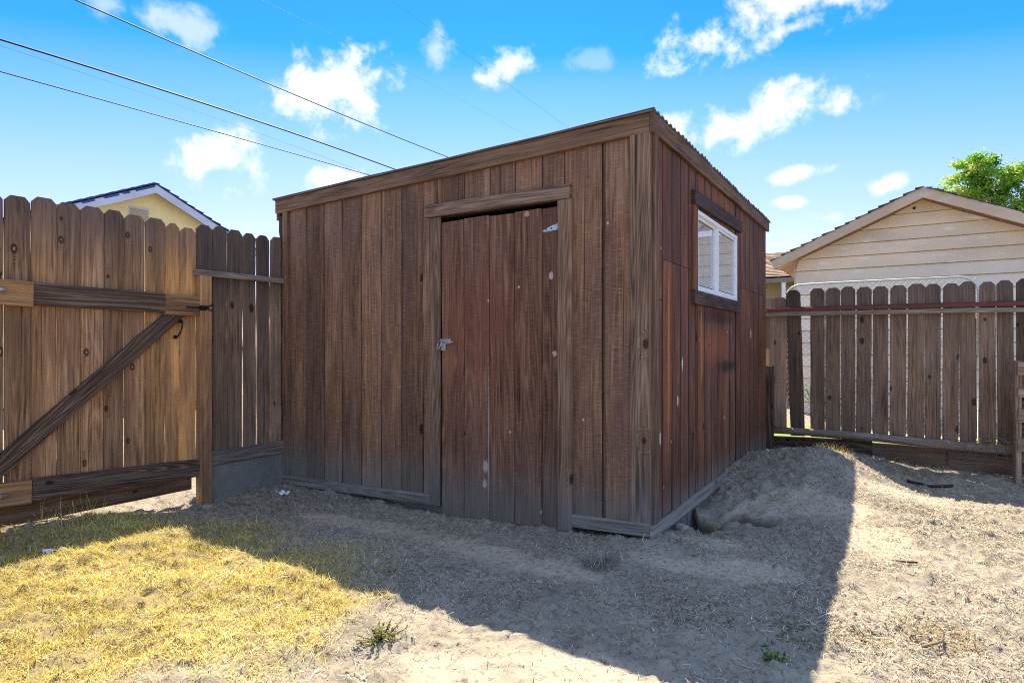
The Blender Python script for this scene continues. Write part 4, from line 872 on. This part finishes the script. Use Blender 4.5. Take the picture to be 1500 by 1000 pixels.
cn = NOISE(nt, dirv, 17, 9, .62, 0.15); cn2 = NOISE(nt, dirv, 5, 3, .5)
tot = None
for (d_, su, sv, amt, tilt) in CL:
    D = Vector(d_).normalized(); U = D.cross(Z).normalized(); Vv = U.cross(D); U, Vv = U * math.cos(tilt) + Vv * math.sin(tilt), Vv * math.cos(tilt) - U * math.sin(tilt)
    def dot(v): n_ = node(nt, 'ShaderNodeVectorMath', operation='DOT_PRODUCT'); nt.links.new(dirv, n_.inputs[0]); n_.inputs[1].default_value = v; return n_.outputs['Value']
    a = dot(tuple(U / su)); b_ = dot(tuple(Vv / sv)); f_ = MA(nt, 'GREATER_THAN', dot(tuple(D)), .5)
    r2 = MA(nt, 'ADD', MA(nt, 'MULTIPLY', a, a), MA(nt, 'MULTIPLY', b_, b_))
    v_ = MA(nt, 'SUBTRACT', 1.0, MA(nt, 'SQRT', r2)); v_ = MA(nt, 'ADD', v_, MA(nt, 'MULTIPLY', MA(nt, 'SUBTRACT', cn, .5), 3.6))
    v_ = MA(nt, 'MULTIPLY', MA(nt, 'MULTIPLY', SS(nt, v_, .0, .95), f_), MA(nt, 'MULTIPLY', SS(nt, r2, 1.9, .9), amt))
    tot = v_ if tot is None else MA(nt, 'MAXIMUM', tot, v_)
cc = MIX(nt, cn2, (4.4, 4.55, 4.85), (6.0, 6.0, 6.0))
# bright fill added to the unseen sky overhead and behind the camera, lifts shade
vb = node(nt, 'ShaderNodeVectorMath', operation='DOT_PRODUCT'); nt.links.new(dirv, vb.inputs[0]); vb.inputs[1].default_value = (.539, -.8425, 0)
sky_fill = MA(nt, 'MAXIMUM', SS(nt, dz.outputs[2], .56, .78), SS(nt, vb.outputs['Value'], -.1, .35))
sky_fill = MA(nt, 'MULTIPLY', sky_fill, SS(nt, NOISE(nt, dirv, 3.2, 6, .6), .3, .62, .35, 1.0))
skyc = MIX(nt, MA(nt, 'MULTIPLY', sky_fill, FILL_AMT), skyc, (5.4, 5.95, 7.0))
skyc = MIX(nt, tot, skyc, cc)
nt.links.new(skyc, bg.inputs[0]); bg.inputs[1].default_value = .1
sun = bpy.data.lights.new('sun', 'SUN'); sun.energy = 5.0; sun.angle = R(.5); sun.color = (1, .87, .65)
so_ = bpy.data.objects.new('sun', sun); COL.objects.link(so_); so_.location = (-10, 14, 25)
so_.rotation_euler = Vector((.94, -1.36, -2.48)).to_track_quat('-Z', 'Y').to_euler()
cam = bpy.data.cameras.new('camera'); cam.lens = 36 * 880 / 1500; cam.sensor_width = 36; cam.shift_y = .0033; cam.clip_end = 2000; cam.clip_start = .02
co = bpy.data.objects.new('camera', cam); COL.objects.link(co); co.location = (1.2, -3.388, 1.1); co.rotation_euler = (R(90), 0, math.atan(.64)); S.camera = co
S.view_settings.view_transform = 'Standard'; S.view_settings.look = 'None'; S.view_settings.exposure = 1.25; S.view_settings.gamma = 1
S.cycles.filter_width = 1.1; S.cycles.use_denoising = False; S.cycles.use_adaptive_sampling = False; S.cycles.sample_clamp_indirect = 4.0; S.cycles.max_bounces = 8; S.cycles.diffuse_bounces = 4; S.cycles.transparent_max_bounces = 8
